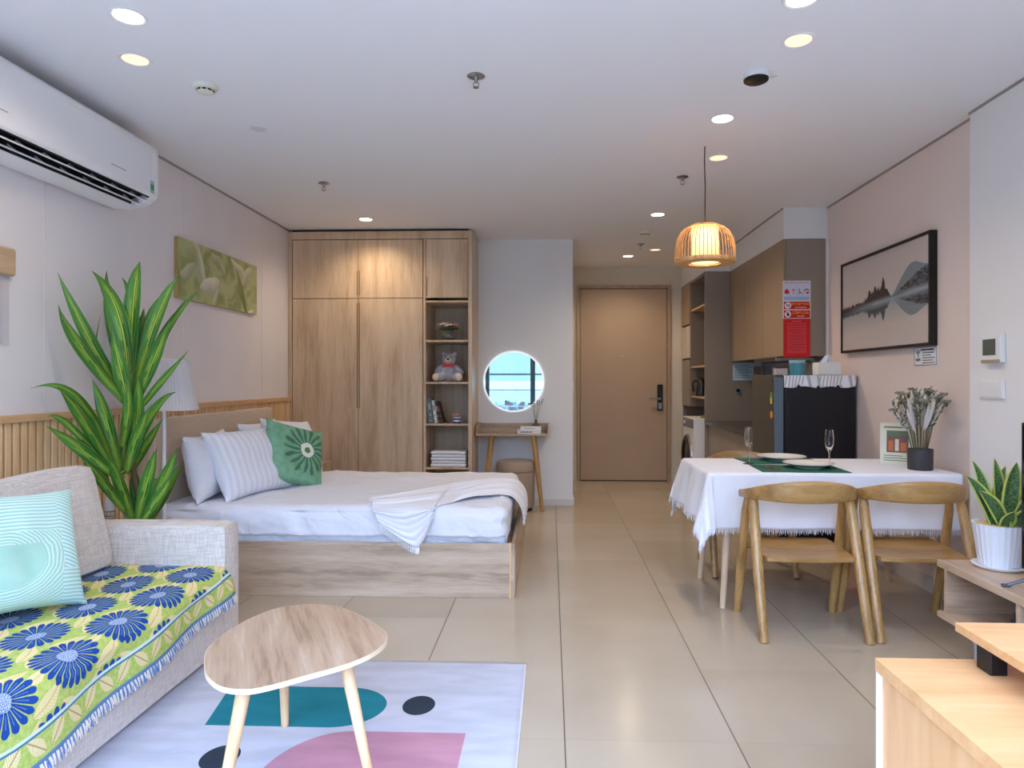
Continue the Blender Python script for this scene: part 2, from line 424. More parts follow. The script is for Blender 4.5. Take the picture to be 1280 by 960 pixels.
# ------------------------------------------------------------------ ceiling fixtures
M_lamp=mat('lamp_glow',(255,240,215),0.5,emit=(255,238,210),es=9.0)
M_lampw=mat('lamp_glow_warm',(255,205,165),0.5,emit=(255,214,176),es=0.95)
def downlight(x,y,label,power,mt=M_lamp,r=0.055,grp=None):
    t=thing('downlight',label,'ceiling light',(x,y,CEIL),group=grp)
    MB().lathe([(r,0.0),(r+0.012,0.0),(r+0.014,-0.003),(r+0.008,-0.006),(r,-0.004),(r-0.004,-0.001)],n=32).build('trim_ring',M_white,t,smooth=True)
    MB().lathe([(r-0.003,-0.0015),(r-0.003,-0.0035),(0,-0.0035)],n=32).build('diffuser',mt,t)
    if power:
        l=bpy.data.lights.new('downlight_lamp','SPOT'); l.energy=power; l.color=(1.0,0.80,0.58); l.spot_size=R(150); l.spot_blend=0.8; l.shadow_soft_size=0.05
        lo=bpy.data.objects.new('downlight_lamp',l); COL.objects.link(lo); lo.parent=t; lo.location=(0,0,-0.02)
    return t
G1='bright round recessed ceiling lights'
downlight(-1.635,2.591,'bright recessed ceiling light nearest the air conditioner',22)
downlight(0.927,2.568,'bright recessed ceiling light cut by the top edge of the photo',22)
downlight(0.926,3.73,'bright recessed ceiling light just in front of the pendant cord',24)
downlight(0.911,5.87,'bright recessed ceiling light behind the pendant, before the entrance corridor',44)
downlight(0.881,7.827,'bright recessed ceiling light closest to the entrance door',30)
downlight(-1.62,5.947,'bright recessed ceiling light close to the wardrobe',24)
downlight(-1.824,2.942,'dim peach recessed ceiling light above the air conditioner end',0,M_lampw)
downlight(1.027,2.882,'dim peach recessed ceiling light beside the black ceiling disc',0,M_lampw)
downlight(1.064,4.386,'dim peach recessed ceiling light beside the pendant cord',0,M_lampw)
downlight(1.131,7.454,'dim peach recessed ceiling light in the entrance corridor',0,M_lampw)
def smoke(x,y,label,r=0.055):
    t=thing('smoke_detector',label,'smoke detector',(x,y,CEIL))
    MB().lathe([(r,0),(r,-0.012),(r*0.92,-0.018),(r*0.72,-0.02),(r*0.7,-0.034),(r*0.35,-0.042),(0,-0.042)],n=32).build('detector_body',mat('ivory_plastic',(226,222,206),0.45),t,smooth=True)
    mb=MB()
    for k in range(10):
        a=2*PI*k/10; m=Matrix.Rotation(a,4,'Z'); mb.box(r*0.70,r*0.725,-r*0.16,r*0.16,-0.031,-0.023,mtx=m)
    mb.build('vent_slots',M_black,t)
smoke(-1.651,3.218,'ivory smoke detector on the ceiling near the air conditioner')
smoke(0.898,6.564,'small ivory smoke detector on the ceiling before the entrance door',0.06)
o=tag(MB().lathe([(0.045,CEIL),(0.045,CEIL-0.004),(0.04,CEIL-0.007),(0,CEIL-0.007)],(-1.633,3.771,0)).build('round_cover_plate',mat('white_cap',(214,214,220),0.5),smooth=True),'flat white round cover on the ceiling behind the smoke detector','ceiling cover')
def sprinkler(x,y,label):
    t=thing('sprinkler',label,'sprinkler',(x,y,CEIL))
    MB().lathe([(0.04,0),(0.042,-0.003),(0.03,-0.008),(0.012,-0.01),(0.012,-0.018),(0,-0.018)],n=24).build('escutcheon',M_metal,t,smooth=True)
    mb=MB().cyl((0,0,-0.015),(0,0,-0.03),0.008)
    for s_ in (-1,1): mb.tube([(0.006*s_,0,-0.028),(0.014*s_,0,-0.036),(0.012*s_,0,-0.046),(0,0,-0.052)],0.0022,6)
    mb.lathe([(0,-0.052),(0.014,-0.052),(0.014,-0.055),(0,-0.055)],n=12)
    mb.build('nozzle',M_metal,t,smooth=True)
sprinkler(-0.345,3.165,'metal ceiling sprinkler in the middle of the room, the largest one')
sprinkler(-1.622,4.847,'small metal ceiling sprinkler above the bed')
sprinkler(0.915,4.791,'small metal ceiling sprinkler beside the pendant cord')
sprinkler(0.935,7.141,'tiny metal ceiling sprinkler in the entrance corridor')
t=thing('ceiling_speaker','round black and white disc device hanging from the ceiling with a short white cable','ceiling device',(0.945,3.19,CEIL))
MB().lathe([(0.055,0),(0.058,-0.004),(0.058,-0.024),(0.056,-0.026)],n=32).build('rim',M_white,t,smooth=True)
MB().lathe([(0.056,-0.026),(0.055,-0.034),(0.045,-0.04),(0,-0.041)],n=32).build('face',M_black,t,smooth=True)
MB().tube([(0.05,0.01,-0.02),(0.08,0.02,-0.012),(0.105,0.03,-0.002)],0.003,6).build('cable',M_white,t)

# ------------------------------------------------------------------ pendant lamp
pd=thing('pendant_lamp','bamboo cage pendant lamp with glowing white inner shade above the dining table','pendant lamp',(0.931,4.173,1.962))
M_cord=mat('dark_cord',(40,24,22),0.6)
M_bamboo=wood('bamboo_strip',(196,140,84),(216,164,104),(228,180,124),'z',0.45,2.0)
MB().tube([(0,0,0.22),(0.002,0,0.45),(-0.002,0,0.62),(0,0,CEIL-1.962)],0.0035,8).build('cord',M_cord,pd,smooth=True)
prof=[(0.088,0.222),(0.112,0.214),(0.142,0.19),(0.164,0.15),(0.175,0.10),(0.178,0.05),(0.176,0.012)]
mb=MB()
for k in range(48):
    a=2*PI*k/48
    mb.tube([(r*math.cos(a),r*math.sin(a),z) for r,z in prof],0.0024,5)
mb.build('bamboo_ribs',M_bamboo,pd,smooth=True)
MB().lathe([(0.178,0.0),(0.181,0.006),(0.181,0.024),(0.175,0.024),(0.174,0.006),(0.094,0.006),(0.094,0.0),(0.178,0.0)],n=48).build('bottom_ring',M_bamboo,pd,smooth=True)
MB().lathe([(0.092,0.218),(0.094,0.226),(0.086,0.231),(0.02,0.231),(0.02,0.224),(0.084,0.222),(0.092,0.218)],n=40).build('top_ring',M_bamboo,pd,smooth=True)
m_sh,nt,b=newmat('inner_shade_glow'); x,y,z=coords(nt)
b.inputs['Base Color'].default_value=rgb(250,226,190); b.inputs['Roughness'].default_value=0.8
b.inputs['Emission Color'].default_value=rgb(255,205,140); b.inputs['Emission Strength'].default_value=0.95
MB().lathe([(0.080,0.218),(0.081,0.008)],n=40).build('inner_shade',m_sh,pd,smooth=True,solid=0.002)
MB().lathe([(0.0,0.006),(0.082,0.006)],n=40).build('diffuser',mat('pendant_diffuser',(255,236,200),0.6,emit=(255,218,165),es=0.85),pd)
l=bpy.data.lights.new('pendant_bulb','POINT'); l.energy=5; l.color=(1,0.74,0.45); l.shadow_soft_size=0.04
lo=bpy.data.objects.new('pendant_bulb',l); COL.objects.link(lo); lo.parent=pd; lo.location=(0,0,0.06)
MB().ball((0,0,0.13),0.03).build('bulb',mat('bulb_glow',(255,220,120),0.5,emit=(255,214,110),es=6),pd,smooth=True)

# ------------------------------------------------------------------ air conditioner
ac=thing('air_conditioner','white wall mounted split air conditioner with dark outlet grille','air conditioner',(XL,2.55,2.235))
prof=[(0.0,0.0),(0.0,0.355),(0.17,0.365),(0.205,0.355),(0.232,0.33),(0.24,0.30),(0.240,0.085),(0.236,0.06),(0.225,0.045)]
low=[(0.155,0.0),(0.06,-0.012)]
L=1.25
def yprism(mb,pr,y0,y1,mi=0):
    n=len(pr); vs=[(x,y0,z) for x,z in pr]+[(x,y1,z) for x,z in pr]
    mb.add(vs,[tuple(range(n)),tuple(reversed(range(n,2*n)))]+[(i,n+i,n+(i+1)%n,(i+1)%n) for i in range(n)],mi)
mb=MB(); yprism(mb,prof+[(0.195,0.075),(0.10,0.045),(0.10,0.0)]+[(0.06,-0.004)],0.06,L-0.06)
for a,b2 in ((0,0.06),(L-0.06,L)): yprism(mb,prof+[(0.19,0.015)]+low,a,b2)
mb.build('casing',M_white,ac,bevel=0.006)
mb=MB(); yprism(mb,[(0.10,0.0),(0.10,0.04),(0.195,0.072),(0.223,0.046),(0.218,0.042),(0.195,0.062),(0.12,0.034),(0.12,0.0)],0.062,L-0.062); mb.build('outlet_recess',M_dark,ac)
for p0,p1 in (((0.205,0.028),(0.17,0.046)),((0.17,0.008),(0.135,0.026))):
    mb=MB(); yprism(mb,[p0,(p0[0]-0.002,p0[1]-0.006),(p1[0]-0.002,p1[1]-0.006),p1],0.062,L-0.062)
    for k in range(7):
        yy=0.14+k*0.16; yprism(mb,[(p0[0],p0[1]+0.001),(p1[0]-0.01,p1[1]+0.02),(p1[0],p1[1])],yy-0.004,yy+0.004)
    mb.build('louver',M_white,ac)
mb=MB(); yprism(mb,[(0.13,-0.001),(0.13,0.004),(0.02,-0.012),(0.02,-0.018),(0.06,-0.017)],0.05,L-0.05); mb.build('lower_lip',M_white,ac,bevel=0.002)
MB().box(0.2401,0.2412,L-0.42,L-0.30,0.118,0.122).build('print_line',M_greyline,ac)
MB().box(0.2401,0.2412,0.10,0.17,0.118,0.122).build('print_line',M_greyline,ac)
MB().box(0.2401,0.2412,L-0.082,L-0.045,0.068,0.135,0).box(0.2412,0.2416,L-0.080,L-0.047,0.085,0.115,1).build('energy_label',[mat('label_grey',(176,186,176),0.6),mat('label_green',(60,150,110),0.6)],ac)
MB().box(0.06,0.20,L,L+0.0015,0.10,0.11).build('end_print',M_greyline,ac)

# ------------------------------------------------------------------ left wall picture (pale lilies)
def uvc(nt):
    t=nt.nodes.new('ShaderNodeTexCoord'); sp=nt.nodes.new('ShaderNodeSeparateXYZ'); nt.links.new(t.outputs['UV'],sp.inputs[0])
    return S(nt,sp.outputs[0]),S(nt,sp.outputs[1])
def lilymat():
    m,nt,b=newmat('lily_painting'); u0,v0=uvc(nt); asp=1.206/0.33
    X0=u0*1.206; Y0=v0*0.40
    n1=noi(nt,comb(nt,X0*5,Y0*5,0.0),1.0,1.5)-0.5; n2=noi(nt,comb(nt,X0*5,Y0*5,5.0),1.0,1.5)-0.5
    X=X0+n1*0.16; Y=Y0+n2*0.16
    w=(X*22-Y*16+n1*10).sin()*0.5+0.5
    col=cmix(nt,w,rgb(140,150,92),rgb(176,182,128))
    col=cmix(nt,noi(nt,comb(nt,X0*3,Y0*5,2.0),1.0,2.0).smooth(0.45,0.62),col,rgb(178,184,130))
    def petal(col,cx,cy,a,ang,c):
        ca,sa=math.cos(ang),math.sin(ang); dx=X-cx; dy=Y-cy
        p=(dx*ca+dy*sa)/a[0]; q=(dy*ca-dx*sa)/a[1]
        d=(p*p+q*q).sqrt(); edge=d.smooth(1.0,0.93)
        sh=(q*0.5+0.5+n1*0.8).smooth(0.0,1.0)
        return cmix(nt,edge,col,cmix(nt,sh,rgb(*[k*0.8 for k in c]),rgb(*c)))
    for cx,cy,a,ang,c in [(0.27,0.26,(0.16,0.05),-1.1,(214,214,184)),(0.12,0.19,(0.10,0.045),0.5,(196,200,164)),(0.42,0.14,(0.15,0.05),0.15,(224,222,196)),(0.50,0.06,(0.09,0.03),0.9,(206,208,178)),
        (0.56,0.31,(0.12,0.05),-0.4,(188,194,150)),(0.86,0.33,(0.12,0.035),-0.3,(222,220,192)),(1.02,0.30,(0.12,0.05),0.5,(210,210,178)),(0.76,0.12,(0.10,0.03),0.6,(176,182,132)),(1.10,0.03,(0.07,0.02),0.2,(230,226,204)),(0.93,0.14,(0.04,0.17),0.5,(136,146,84))]:
        col=petal(col,cx,cy,a,ang,c)
    nt.links.new(col.k,b.inputs['Base Color']); b.inputs['Roughness'].default_value=0.6
    return m
pc=thing('flower_picture','unframed green picture of pale lilies on the left wall above the bed','picture',(XL,4.385,1.80))
ph=0.40
MB().box(0.001,0.026,0,1.2,0,ph).build('canvas_edge',wood('canvas_edge_wood',(170,140,80),(186,154,94),(196,166,106),'z'),pc,bevel=0.001)
MB().grid(lambda u,v:(0.0275,u*1.2,v*ph),1,1).build('painting',lilymat(),pc)

# ------------------------------------------------------------------ right wall landscape
def lakemat():
    m,nt,b=newmat('lake_photo'); u,v=uvc(nt)
    n=noi(nt,comb(nt,u*60,0.0,0.0),1.0,3.0); n2=noi(nt,comb(nt,u*14,0.0,3.0),1.0,2.0)
    w=0.455+0.10*(u-0.2)                     # water line climbs slightly with the shore
    def bumpf(c,wd,h): return (1.0-((u-c)/wd).abs().min(1.0).pow(2.0))*h
    trees=(u.smooth(0.62,0.56))*0.055+bumpf(0.47,0.17,0.10)+(n-0.42)*0.20*u.smooth(0.64,0.5)
    tall=bumpf(0.53,0.022,0.12).max(bumpf(0.36,0.015,0.07)).max(bumpf(0.43,0.014,0.05))
    trees=trees+tall
    hill=u.smooth(0.56,1.0)*0.19+(n2-0.5)*0.10*u.smooth(0.56,0.7)+(n-0.5)*0.03*u.smooth(0.56,0.65)-u.lt(0.57)*1.0
    hill2=u.smooth(0.58,0.84)*0.27-u.smooth(0.84,1.0)*0.07+(n2-0.5)*0.06*u.smooth(0.58,0.7)-u.lt(0.585)*1.0
    mt=bumpf(0.85,0.24,0.23)
    dy=v-w; up=dy.gt(0.0); ad=dy.abs()
    sky=cmix(nt,v,rgb(206,196,190),rgb(198,188,182))
    water=cmix(nt,(ad/0.28).min(1.0),rgb(150,160,164),rgb(202,190,184))
    col=cmix(nt,up,water,sky)
    k=1.0-(1.0-up)*0.12
    mm=ad.lt(hill2*k); col=cmix(nt,mm,col,rgb(126,138,144))
    hm=ad.lt(hill*k); hc=cmix(nt,noi(nt,comb(nt,u*26,v*40,0.0),1.0,3.0).smooth(0.4,0.62),rgb(48,46,48),rgb(96,100,106))
    col=cmix(nt,hm,col,hc)
    tm=ad.lt(trees*k*0.85)*u.lt(0.62); tc=cmix(nt,noi(nt,comb(nt,u*50,v*30,2.0),1.0,3.0).smooth(0.35,0.65),rgb(34,26,26),rgb(72,54,48))
    tcw=cmix(nt,up,rgb(66,76,84),tc)
    col=cmix(nt,tm,col,tcw)
    mist=(1.0-((dy+0.012)/0.06).abs().min(1.0))*noi(nt,comb(nt,u*4,v*14,7.0),1.0,3.0)*1.9*u.smooth(0.0,0.5)
    col=cmix(nt,mist.min(1.0),col,rgb(150,164,172))
    nt.links.new(col.k,b.inputs['Base Color']); b.inputs['Roughness'].default_value=0.55
    return m
pc=thing('lake_picture','black framed picture of misty lake and pine trees on the right wall','picture',(XR,4.09,1.463))
W,H_=1.232,0.675
mb=MB()
for a in ((0,0.018,0,H_),(W-0.018,W,0,H_),(0.018,W-0.018,0,0.018),(0.018,W-0.018,H_-0.018,H_)): mb.box(-0.045,-0.001,a[0],a[1],a[2],a[3])
mb.build('frame',mat('black_frame',(18,14,14),0.4),pc,bevel=0.001)
MB().grid(lambda u,v:(-0.036,W-0.018-u*(W-0.036),0.018+v*(H_-0.036)),1,1).build('print',lakemat(),pc)
MB().box(-0.034,-0.003,0.018,W-0.018,0.018,H_-0.018).build('backing',mat('picture_back',(90,80,70),0.8),pc)

# wifi notice
t=thing('wifi_notice','small white printed wifi notice just under the lake picture','notice',(XR,4.095,1.35))
MB().box(-0.004,-0.001,0,0.245,0,0.108).build('sheet',M_paper,t)
mb=MB()
for a in ((0,0.245,0,0.002),(0,0.245,0.106,0.108),(0,0.002,0,0.108),(0.243,0.245,0,0.108)): mb.box(-0.0052,-0.004,*a)
for k,(y0,y1) in enumerate(((0.02,0.15),(0.04,0.15),(0.02,0.15),(0.06,0.15),(0.03,0.15))): mb.box(-0.0052,-0.004,y0,y1,0.012+k*0.015,0.016+k*0.015)
mb.build('print_lines',M_ink,t)
mb=MB()
for r_ in (0.012,0.022,0.032):
    mb.tube([(-0.0052,0.20+r_*math.sin(a),0.058+r_*math.cos(a)) for a in [R(q) for q in range(-45,46,15)]],0.0022,5)
mb.ball((-0.0052,0.20,0.056),0.004,n=8); mb.build('wifi_symbol',M_ink,t)
text('lettering','WIFI',0.028,t,(-0.0055,0.20,0.032),(R(90),0,R(-90)),M_ink)
MB().box(-0.0052,-0.004,0.03,0.17,0.089,0.097).build('heading_print',M_ink,t)

# thermostat + switch
t=thing('thermostat','white square thermostat with grey screen on the right wall','thermostat',(2.21,3.41,1.345))
MB().box(-0.03,-0.001,0,0.145,0.0,0.145).build('case',M_white,t,bevel=0.005)
MB().box(-0.032,-0.03,0.035,0.132,0.038,0.118).build('screen',mat('lcd_grey',(86,96,88),0.25),t)
MB().box(-0.0325,-0.03,0.0,0.145,0.0,0.016).build('lower_band',mat('beige_band',(168,152,134),0.4),t,bevel=0.001)
t=thing('wall_switch','white rectangular switch plate below the thermostat on the right wall','switch',(2.21,3.415,1.165))
MB().box(-0.012,-0.001,0,0.19,0,0.095).build('plate',M_white,t,bevel=0.004)
MB().box(-0.016,-0.012,0.012,0.178,0.01,0.085).build('rocker',M_white,t,bevel=0.002)

# item hanging at the left edge of the picture on the left wall
t=thing('wall_hanging','tan wooden wall piece with pale panel below, cut by the left edge','wall decoration',(XL,2.70,1.40))
MB().box(0.003,0.03,0.0,0.33,0.33,0.455).build('wooden_bar',wood('tan_wood',(190,160,128),(204,176,144),(212,186,156),'y'),t,bevel=0.012,seg=3)
MB().box(0.012,0.03,0.15,0.24,0.27,0.30).build('peg',MATS['tan_wood'],t,bevel=0.006)
MB().grid(lambda u,v:(0.006+0.002*math.sin(u*20),0.02+u*0.29,0.02+v*0.32),24,4).build('pale_panel',mat('pale_grey_panel',(196,190,194),0.9),t,solid=0.002)  # thin rippled pale grey panel below the bar

# ================================================================== wardrobe
wd=thing('wardrobe','tall light oak wardrobe with long doors and a column of open shelves','wardrobe',(XL,6.33,0))
X1=-0.728-XL; DP=YB-6.33-0.003   # width, depth
xs=1.278                            # left wall of the niche column
mb=MB().box(0.003,0.04,0.0,DP,0,2.648).box(X1-0.035,X1,0,DP,0,2.648).box(0.04,X1-0.035,0.0,DP,2.575,2.648).box(0.04,X1-0.035,0.02,DP,0.0,0.08)
mb.box(xs,xs+0.022,0.0,DP,0.08,2.575).box(0.04,X1-0.035,DP-0.015,DP,0.08,2.575)
mb.build('carcass',M_oak,wd,bevel=0.0015,seg=1)
mb=MB().box(0.04,X1-0.035,0.012,0.02,2.648,2.664); mb.build('top_gap_strip',mat('painted_gap_shade',(40,32,28),0.8),wd)  # dark strip set in the gap, its shade put into the colour
def door(x0,x1,z0,z1,hx=None,hz=None,hb=None):
    d=MB().box(x0+0.002,x1-0.002,-0.004,0.016,z0+0.002,z1-0.002).build('cabinet_door',M_oak,wd,bevel=0.001,seg=1)
    if hx is not None: MB().box(hx-0.0035,hx+0.0035,-0.010,-0.004,hz,hb).build('door_handle',mat('bronze_pull',(128,104,82),0.4),d,bevel=0.002)
door(0.045,0.668,0.08,2.02,0.657,1.0,1.98)
door(0.668,1.274,0.08,2.02,0.679,1.0,1.98)
door(0.045,0.668,2.022,2.57,0.657,2.05,2.28)
door(0.668,1.274,2.022,2.57,0.679,2.05,2.28)
door(xs+0.024,X1-0.037,2.022,2.57,xs+0.034,2.04,2.22)
SH=[1.632,1.242,0.853,0.446]
for z in SH+[2.000]: MB().box(xs+0.022,X1-0.035,0.006,DP-0.015,z-0.018,z+0.0).build('shelf',M_oak,wd,bevel=0.001,seg=1)
NX0=XL+xs+0.022; NX1=XL+X1-0.035; NXM=(NX0+NX1)/2; NY=6.33

# ---- flowers in a glass bowl (top niche)
def blossom(mb,c,r,mi=0,n=5,rng=rnd):
    c=Vector(c)
    for k in range(n):
        a=2*PI*k/n+rng.random(); d=Vector((math.cos(a),math.sin(a),0.45))
        m=Matrix.Rotation(a,3,'Z')@Matrix.Rotation(-0.6,3,'Y')
        mb.ball(c+d*r*0.55,r*0.55,r*0.42,r*0.22,n=8,mi=mi,mtx=m)
    mb.ball(c+Vector((0,0,r*0.3)),r*0.3,n=8,mi=mi)
M_petal=[mat('petal_pink',(214,160,156),0.7),mat('petal_cream',(232,214,204),0.7),mat('petal_rose',(176,104,110),0.7),mat('petal_red',(176,44,52),0.7),mat('petal_yellow',(222,170,60),0.7)]
M_stem=mat('stem_green',(66,90,52),0.7); M_leafd=mat('leaf_dark',(52,76,44),0.6)
t=thing('flower_bowl','glass bowl of small pink and cream flowers in the top niche of the wardrobe','flowers',(NXM-0.005,NY+0.14,SH[0]))
MB().lathe([(0.045,0.002),(0.062,0.02),(0.068,0.045),(0.062,0.075),(0.056,0.095),(0.053,0.095),(0.058,0.075),(0.064,0.045),(0.058,0.022),(0,0.008)],n=32).build('glass_bowl',mat('clear_glass_soft',(235,240,240),0.05,trans=0.9),t,smooth=True)
MB().lathe([(0,0.009),(0.055,0.022),(0.061,0.045),(0.03,0.05),(0,0.052)],n=24).build('white_pebbles',mat('white_sand',(236,236,234),0.9,bmp=0.6,bs=120),t,smooth=True)
mb=MB(); ms=MB()
for k in range(20):
    a=k*2.4; r_=0.086*math.sqrt((k+0.5)/20); c=Vector((r_*math.cos(a),r_*math.sin(a),0.148+0.02*rnd.random()-r_*0.25))
    blossom(mb,c,0.026,rnd.choice((0,0,1,2)))
    ms.tube([(c.x*0.3,c.y*0.3,0.05),(c.x*0.7,c.y*0.7,0.10),tuple(c)],0.002,5)
for k in range(16):
    a=k*1.1; r_=0.07+0.02*rnd.random(); ms.ball((r_*math.cos(a),r_*math.sin(a),0.115),0.022,0.01,0.006,n=8,mtx=Matrix.Rotation(a,3,'Z'))
mb.build('blossoms',M_petal[:3],t,smooth=True); ms.build('stems',M_stem,t,smooth=True)

# ---- teddy bear
M_fur=mat('grey_plush',(176,178,190),0.98,spec=0.1,sheen=0.5,bmp=0.8,bs=160); M_furl=mat('cream_plush',(226,206,190),0.98,spec=0.1,bmp=0.5,bs=160)
t=thing('teddy_bear','seated grey teddy bear with a red bow tie on the wardrobe shelf','teddy bear',(NXM,NY+0.15,SH[1]))
def meta(elems,name,mt,parent,res=0.008):
    mbd=bpy.data.metaballs.new(name); mbd.resolution=res; mbd.render_resolution=res; mbd.threshold=0.35
    for c,r_ in elems:
        e=mbd.elements.new(); e.co=c; e.type='ELLIPSOID'
        if not isinstance(r_,tuple): r_=(r_,r_,r_)
        e.radius=1.0; e.size_x,e.size_y,e.size_z=[q*1.25 for q in r_]; e.radius=1.0
    o=bpy.data.objects.new(name+'_meta',mbd); COL.objects.link(o); bpy.context.view_layer.update()
    me=bpy.data.meshes.new_from_object(o.evaluated_get(bpy.context.evaluated_depsgraph_get()))
    COL.objects.unlink(o); bpy.data.objects.remove(o)
    me.name=name; me.materials.clear(); me.materials.append(mt)
    for p in me.polygons: p.use_smooth=True
    q=bpy.data.objects.new(name,me); COL.objects.link(q); q.parent=parent; return q
mb=MB()
mb.ball((0,0,0.088),0.082,0.07,0.095,n=24)            # torso
mb.ball((0,-0.012,0.215),0.066,0.058,0.058,n=24)      # head
for s_ in (-1,1):
    mb.ball((s_*0.052,0.0,0.266),0.022,0.014,0.022,n=14)
    mb.ball((s_*0.094,-0.02,0.115),0.032,0.034,0.058,n=16,mtx=Matrix.Rotation(s_*-0.75,3,'Y'))
    mb.ball((s_*0.088,-0.075,0.045),0.046,0.075,0.043,n=18,mtx=Matrix.Rotation(s_*0.35,3,'Z'))
body=mb.build('body',M_fur,t,smooth=True,weld=True)
rm=body.modifiers.new('merge','REMESH'); rm.mode='VOXEL'; rm.voxel_size=0.005; rm.use_smooth_shade=True
MB().ball((0,-0.062,0.203),0.032,0.026,0.026,n=16).build('muzzle',M_furl,t,smooth=True)
MB().ball((0,-0.088,0.212),0.012,0.008,0.009,n=12).build('nose',M_black,t,smooth=True)
for s_ in (-1,1):
    MB().ball((s_*0.026,-0.066,0.232),0.006,n=10).build('eye',M_black,t,smooth=True)
    MB().ball((s_*0.108,-0.14,0.045),0.034,0.014,0.034,n=16,mtx=Matrix.Rotation(s_*0.35,3,'Z')).build('foot_pad',M_furl,t,smooth=True)
M_bow=mat('red_ribbon',(206,40,64),0.6)
mb=MB()
for s_ in (-1,1): mb.prism([(0,0.006),(s_*0.045,0.024),(s_*0.048,-0.022),(0,-0.006)],-0.007,0.007,mtx=Matrix.Translation((0,-0.085,0.155))@Matrix.Rotation(PI/2,4,'X'))
mb.ball((0,-0.09,0.155),0.012,0.01,0.012,n=12); mb.build('bow_tie',M_bow,t,bevel=0.003)

# ---- books leaning in the third niche
def upbook(label,x,th,h,col,tilt,grp=None,y=NY+0.06,spine=None):
    t=thing('book',label,'book',(x,y,SH[2]+0.001),(0,tilt,0))
    c=mat('cover_%d_%d_%d'%col,col,0.5)
    MB().box(0,0.002,0,0.15,0,h).box(th-0.002,th,0,0.15,0,h).box(0.002,th-0.002,0,0.002,0,h).build('cover',c,t,bevel=0.0006,seg=1)
    MB().box(0.002,th-0.002,0.003,0.146,0.003,h-0.003).build('pages',mat('book_pages',(226,220,204),0.8),t)
    if spine:
        mb=MB(); 
        for z0,z1 in ((0.55,0.8),(0.3,0.36),(0.08,0.12)): mb.box(th*0.3,th*0.7,-0.0008,0,h*z0,h*z1)
        mb.build('spine_print',mat('spine_%d_%d_%d'%spine,spine,0.6),t)
bx=NX0+0.012
upbook('grey green hardback book, leftmost of the leaning books on the wardrobe shelf',bx+0.002,0.050,0.235,(108,122,126),-0.10,spine=(170,180,180))
upbook('white spined book leaning between the grey green and dark books',bx+0.062,0.026,0.215,(214,214,206),-0.14,spine=(90,90,90))
upbook('dark green thin book beside the white spined book on the shelf',bx+0.092,0.020,0.205,(50,70,60),-0.17,spine=(190,190,170))
upbook('black and red book, rightmost of the leaning books on the shelf',bx+0.118,0.030,0.20,(44,26,26),-0.26,spine=(190,70,50))
# ---- little pot of red flowers
t=thing('flower_pot','tiny striped white and blue pot of red flowers beside the leaning books','flower pot',(NXM+0.082,NY+0.09,SH[2]))
mb=MB()
for k,(z0,z1,mi) in enumerate(((0.0,0.016,1),(0.016,0.032,0),(0.032,0.046,1),(0.046,0.058,0))): mb.lathe([(0.036,z0),(0.039,(z0+z1)/2),(0.037,z1)],n=24,mi=mi)
mb.build('pot',[M_white,mat('pot_blue',(46,70,140),0.4)],t,smooth=True)
mb=MB()
for k in range(13):
    a=k*2.4; r_=0.04*math.sqrt((k+0.5)/13); blossom(mb,(r_*math.cos(a),r_*math.sin(a),0.078-r_*0.3+0.012*rnd.random()),0.018,rnd.choice((0,0,1,2)))
mb.build('blossoms',[M_petal[3],M_petal[4],M_petal[0]],t,smooth=True)
# ---- towels
tl=[('folded white towel, topmost of the stack in the lowest niche',),('folded white towel, second from the top of the towel stack',),('folded white towel in the middle of the towel stack',),('folded white towel, second from the bottom of the towel stack',),('folded white towel at the bottom of the towel stack',)]
hts=[0.030,0.024,0.030,0.022,0.034]
z=SH[3]+0.001
for k in range(4,-1,-1):
    hh=hts[k]; w=0.167-0.004*(k%2)
    def fn(p,d,k=k): return p+Vector((0.004*fbm(p.x*9,p.y*9,k),0.004*fbm(p.y*9,k,p.x*5),0.0022*fbm(p.x*14,p.y*14,k+3)*(1 if abs(p.z)>0.005 else 0)))
    o=MB().softbox((0,0,0),(w,0.13,hh/2),hh*0.48,90,fn).build('folded_towel',M_towel,loc=(NXM+0.008+0.003*(k%2),NY+0.15,z+hh/2),smooth=True,weld=True)
    tag(o,tl[k][0],'towel','folded towels in the wardrobe niche'); z+=hh+0.002

# ================================================================== nightstand behind bed
t=thing('nightstand','light oak bedside cabinet mostly hidden between bed and wardrobe','nightstand',(-2.40,5.68,0))
MB().box(0,0.42,0,0.45,0.505,0.53).box(0.0,0.02,0.01,0.44,0.0,0.505).box(0.40,0.42,0.01,0.44,0,0.505).box(0.02,0.40,0.42,0.44,0,0.505).box(0.02,0.4,0.02,0.42,0.05,0.07).build('cabinet_body',M_oakx,t,bevel=0.002)
d=MB().box(0.405,0.421,0.03,0.42,0.28,0.49).build('drawer',M_oakx,t,bevel=0.002); MB().cyl((0.421,0.22,0.39),(0.44,0.22,0.39),0.01).build('knob',M_metal,d,smooth=True)

# ================================================================== bed
bd=thing('bed_frame','light oak platform bed frame with beige upholstered headboard','bed',(-2.43,3.94,0))
BX=2.43-0.205; BW=1.62
MB().box(0.1,BX-0.03,0,0.022,0.0,0.315).build('side_board',M_oakx,bd,bevel=0.002)
MB().box(0.1,BX-0.03,BW-0.022,BW,0,0.315).build('side_board',M_oakx,bd,bevel=0.002)
MB().box(BX-0.022,BX,0.002,BW-0.002,0,0.315).build('foot_board',wood('oak_foot_board',(158,134,112),(184,160,134),(204,182,158),'y',0.4,1.0),bd,bevel=0.002)
MB().box(BX-0.032,BX-0.022,-0.001,0.026,0,0.316).build('corner_edging',wood('edging_wood',(206,172,122),(220,188,140),(230,200,156),'z'),bd,bevel=0.001)
MB().box(0.1,BX-0.022,0.022,BW-0.022,0.24,0.26).build('slat_base',M_oakx,bd)
def hf(p,d): return p
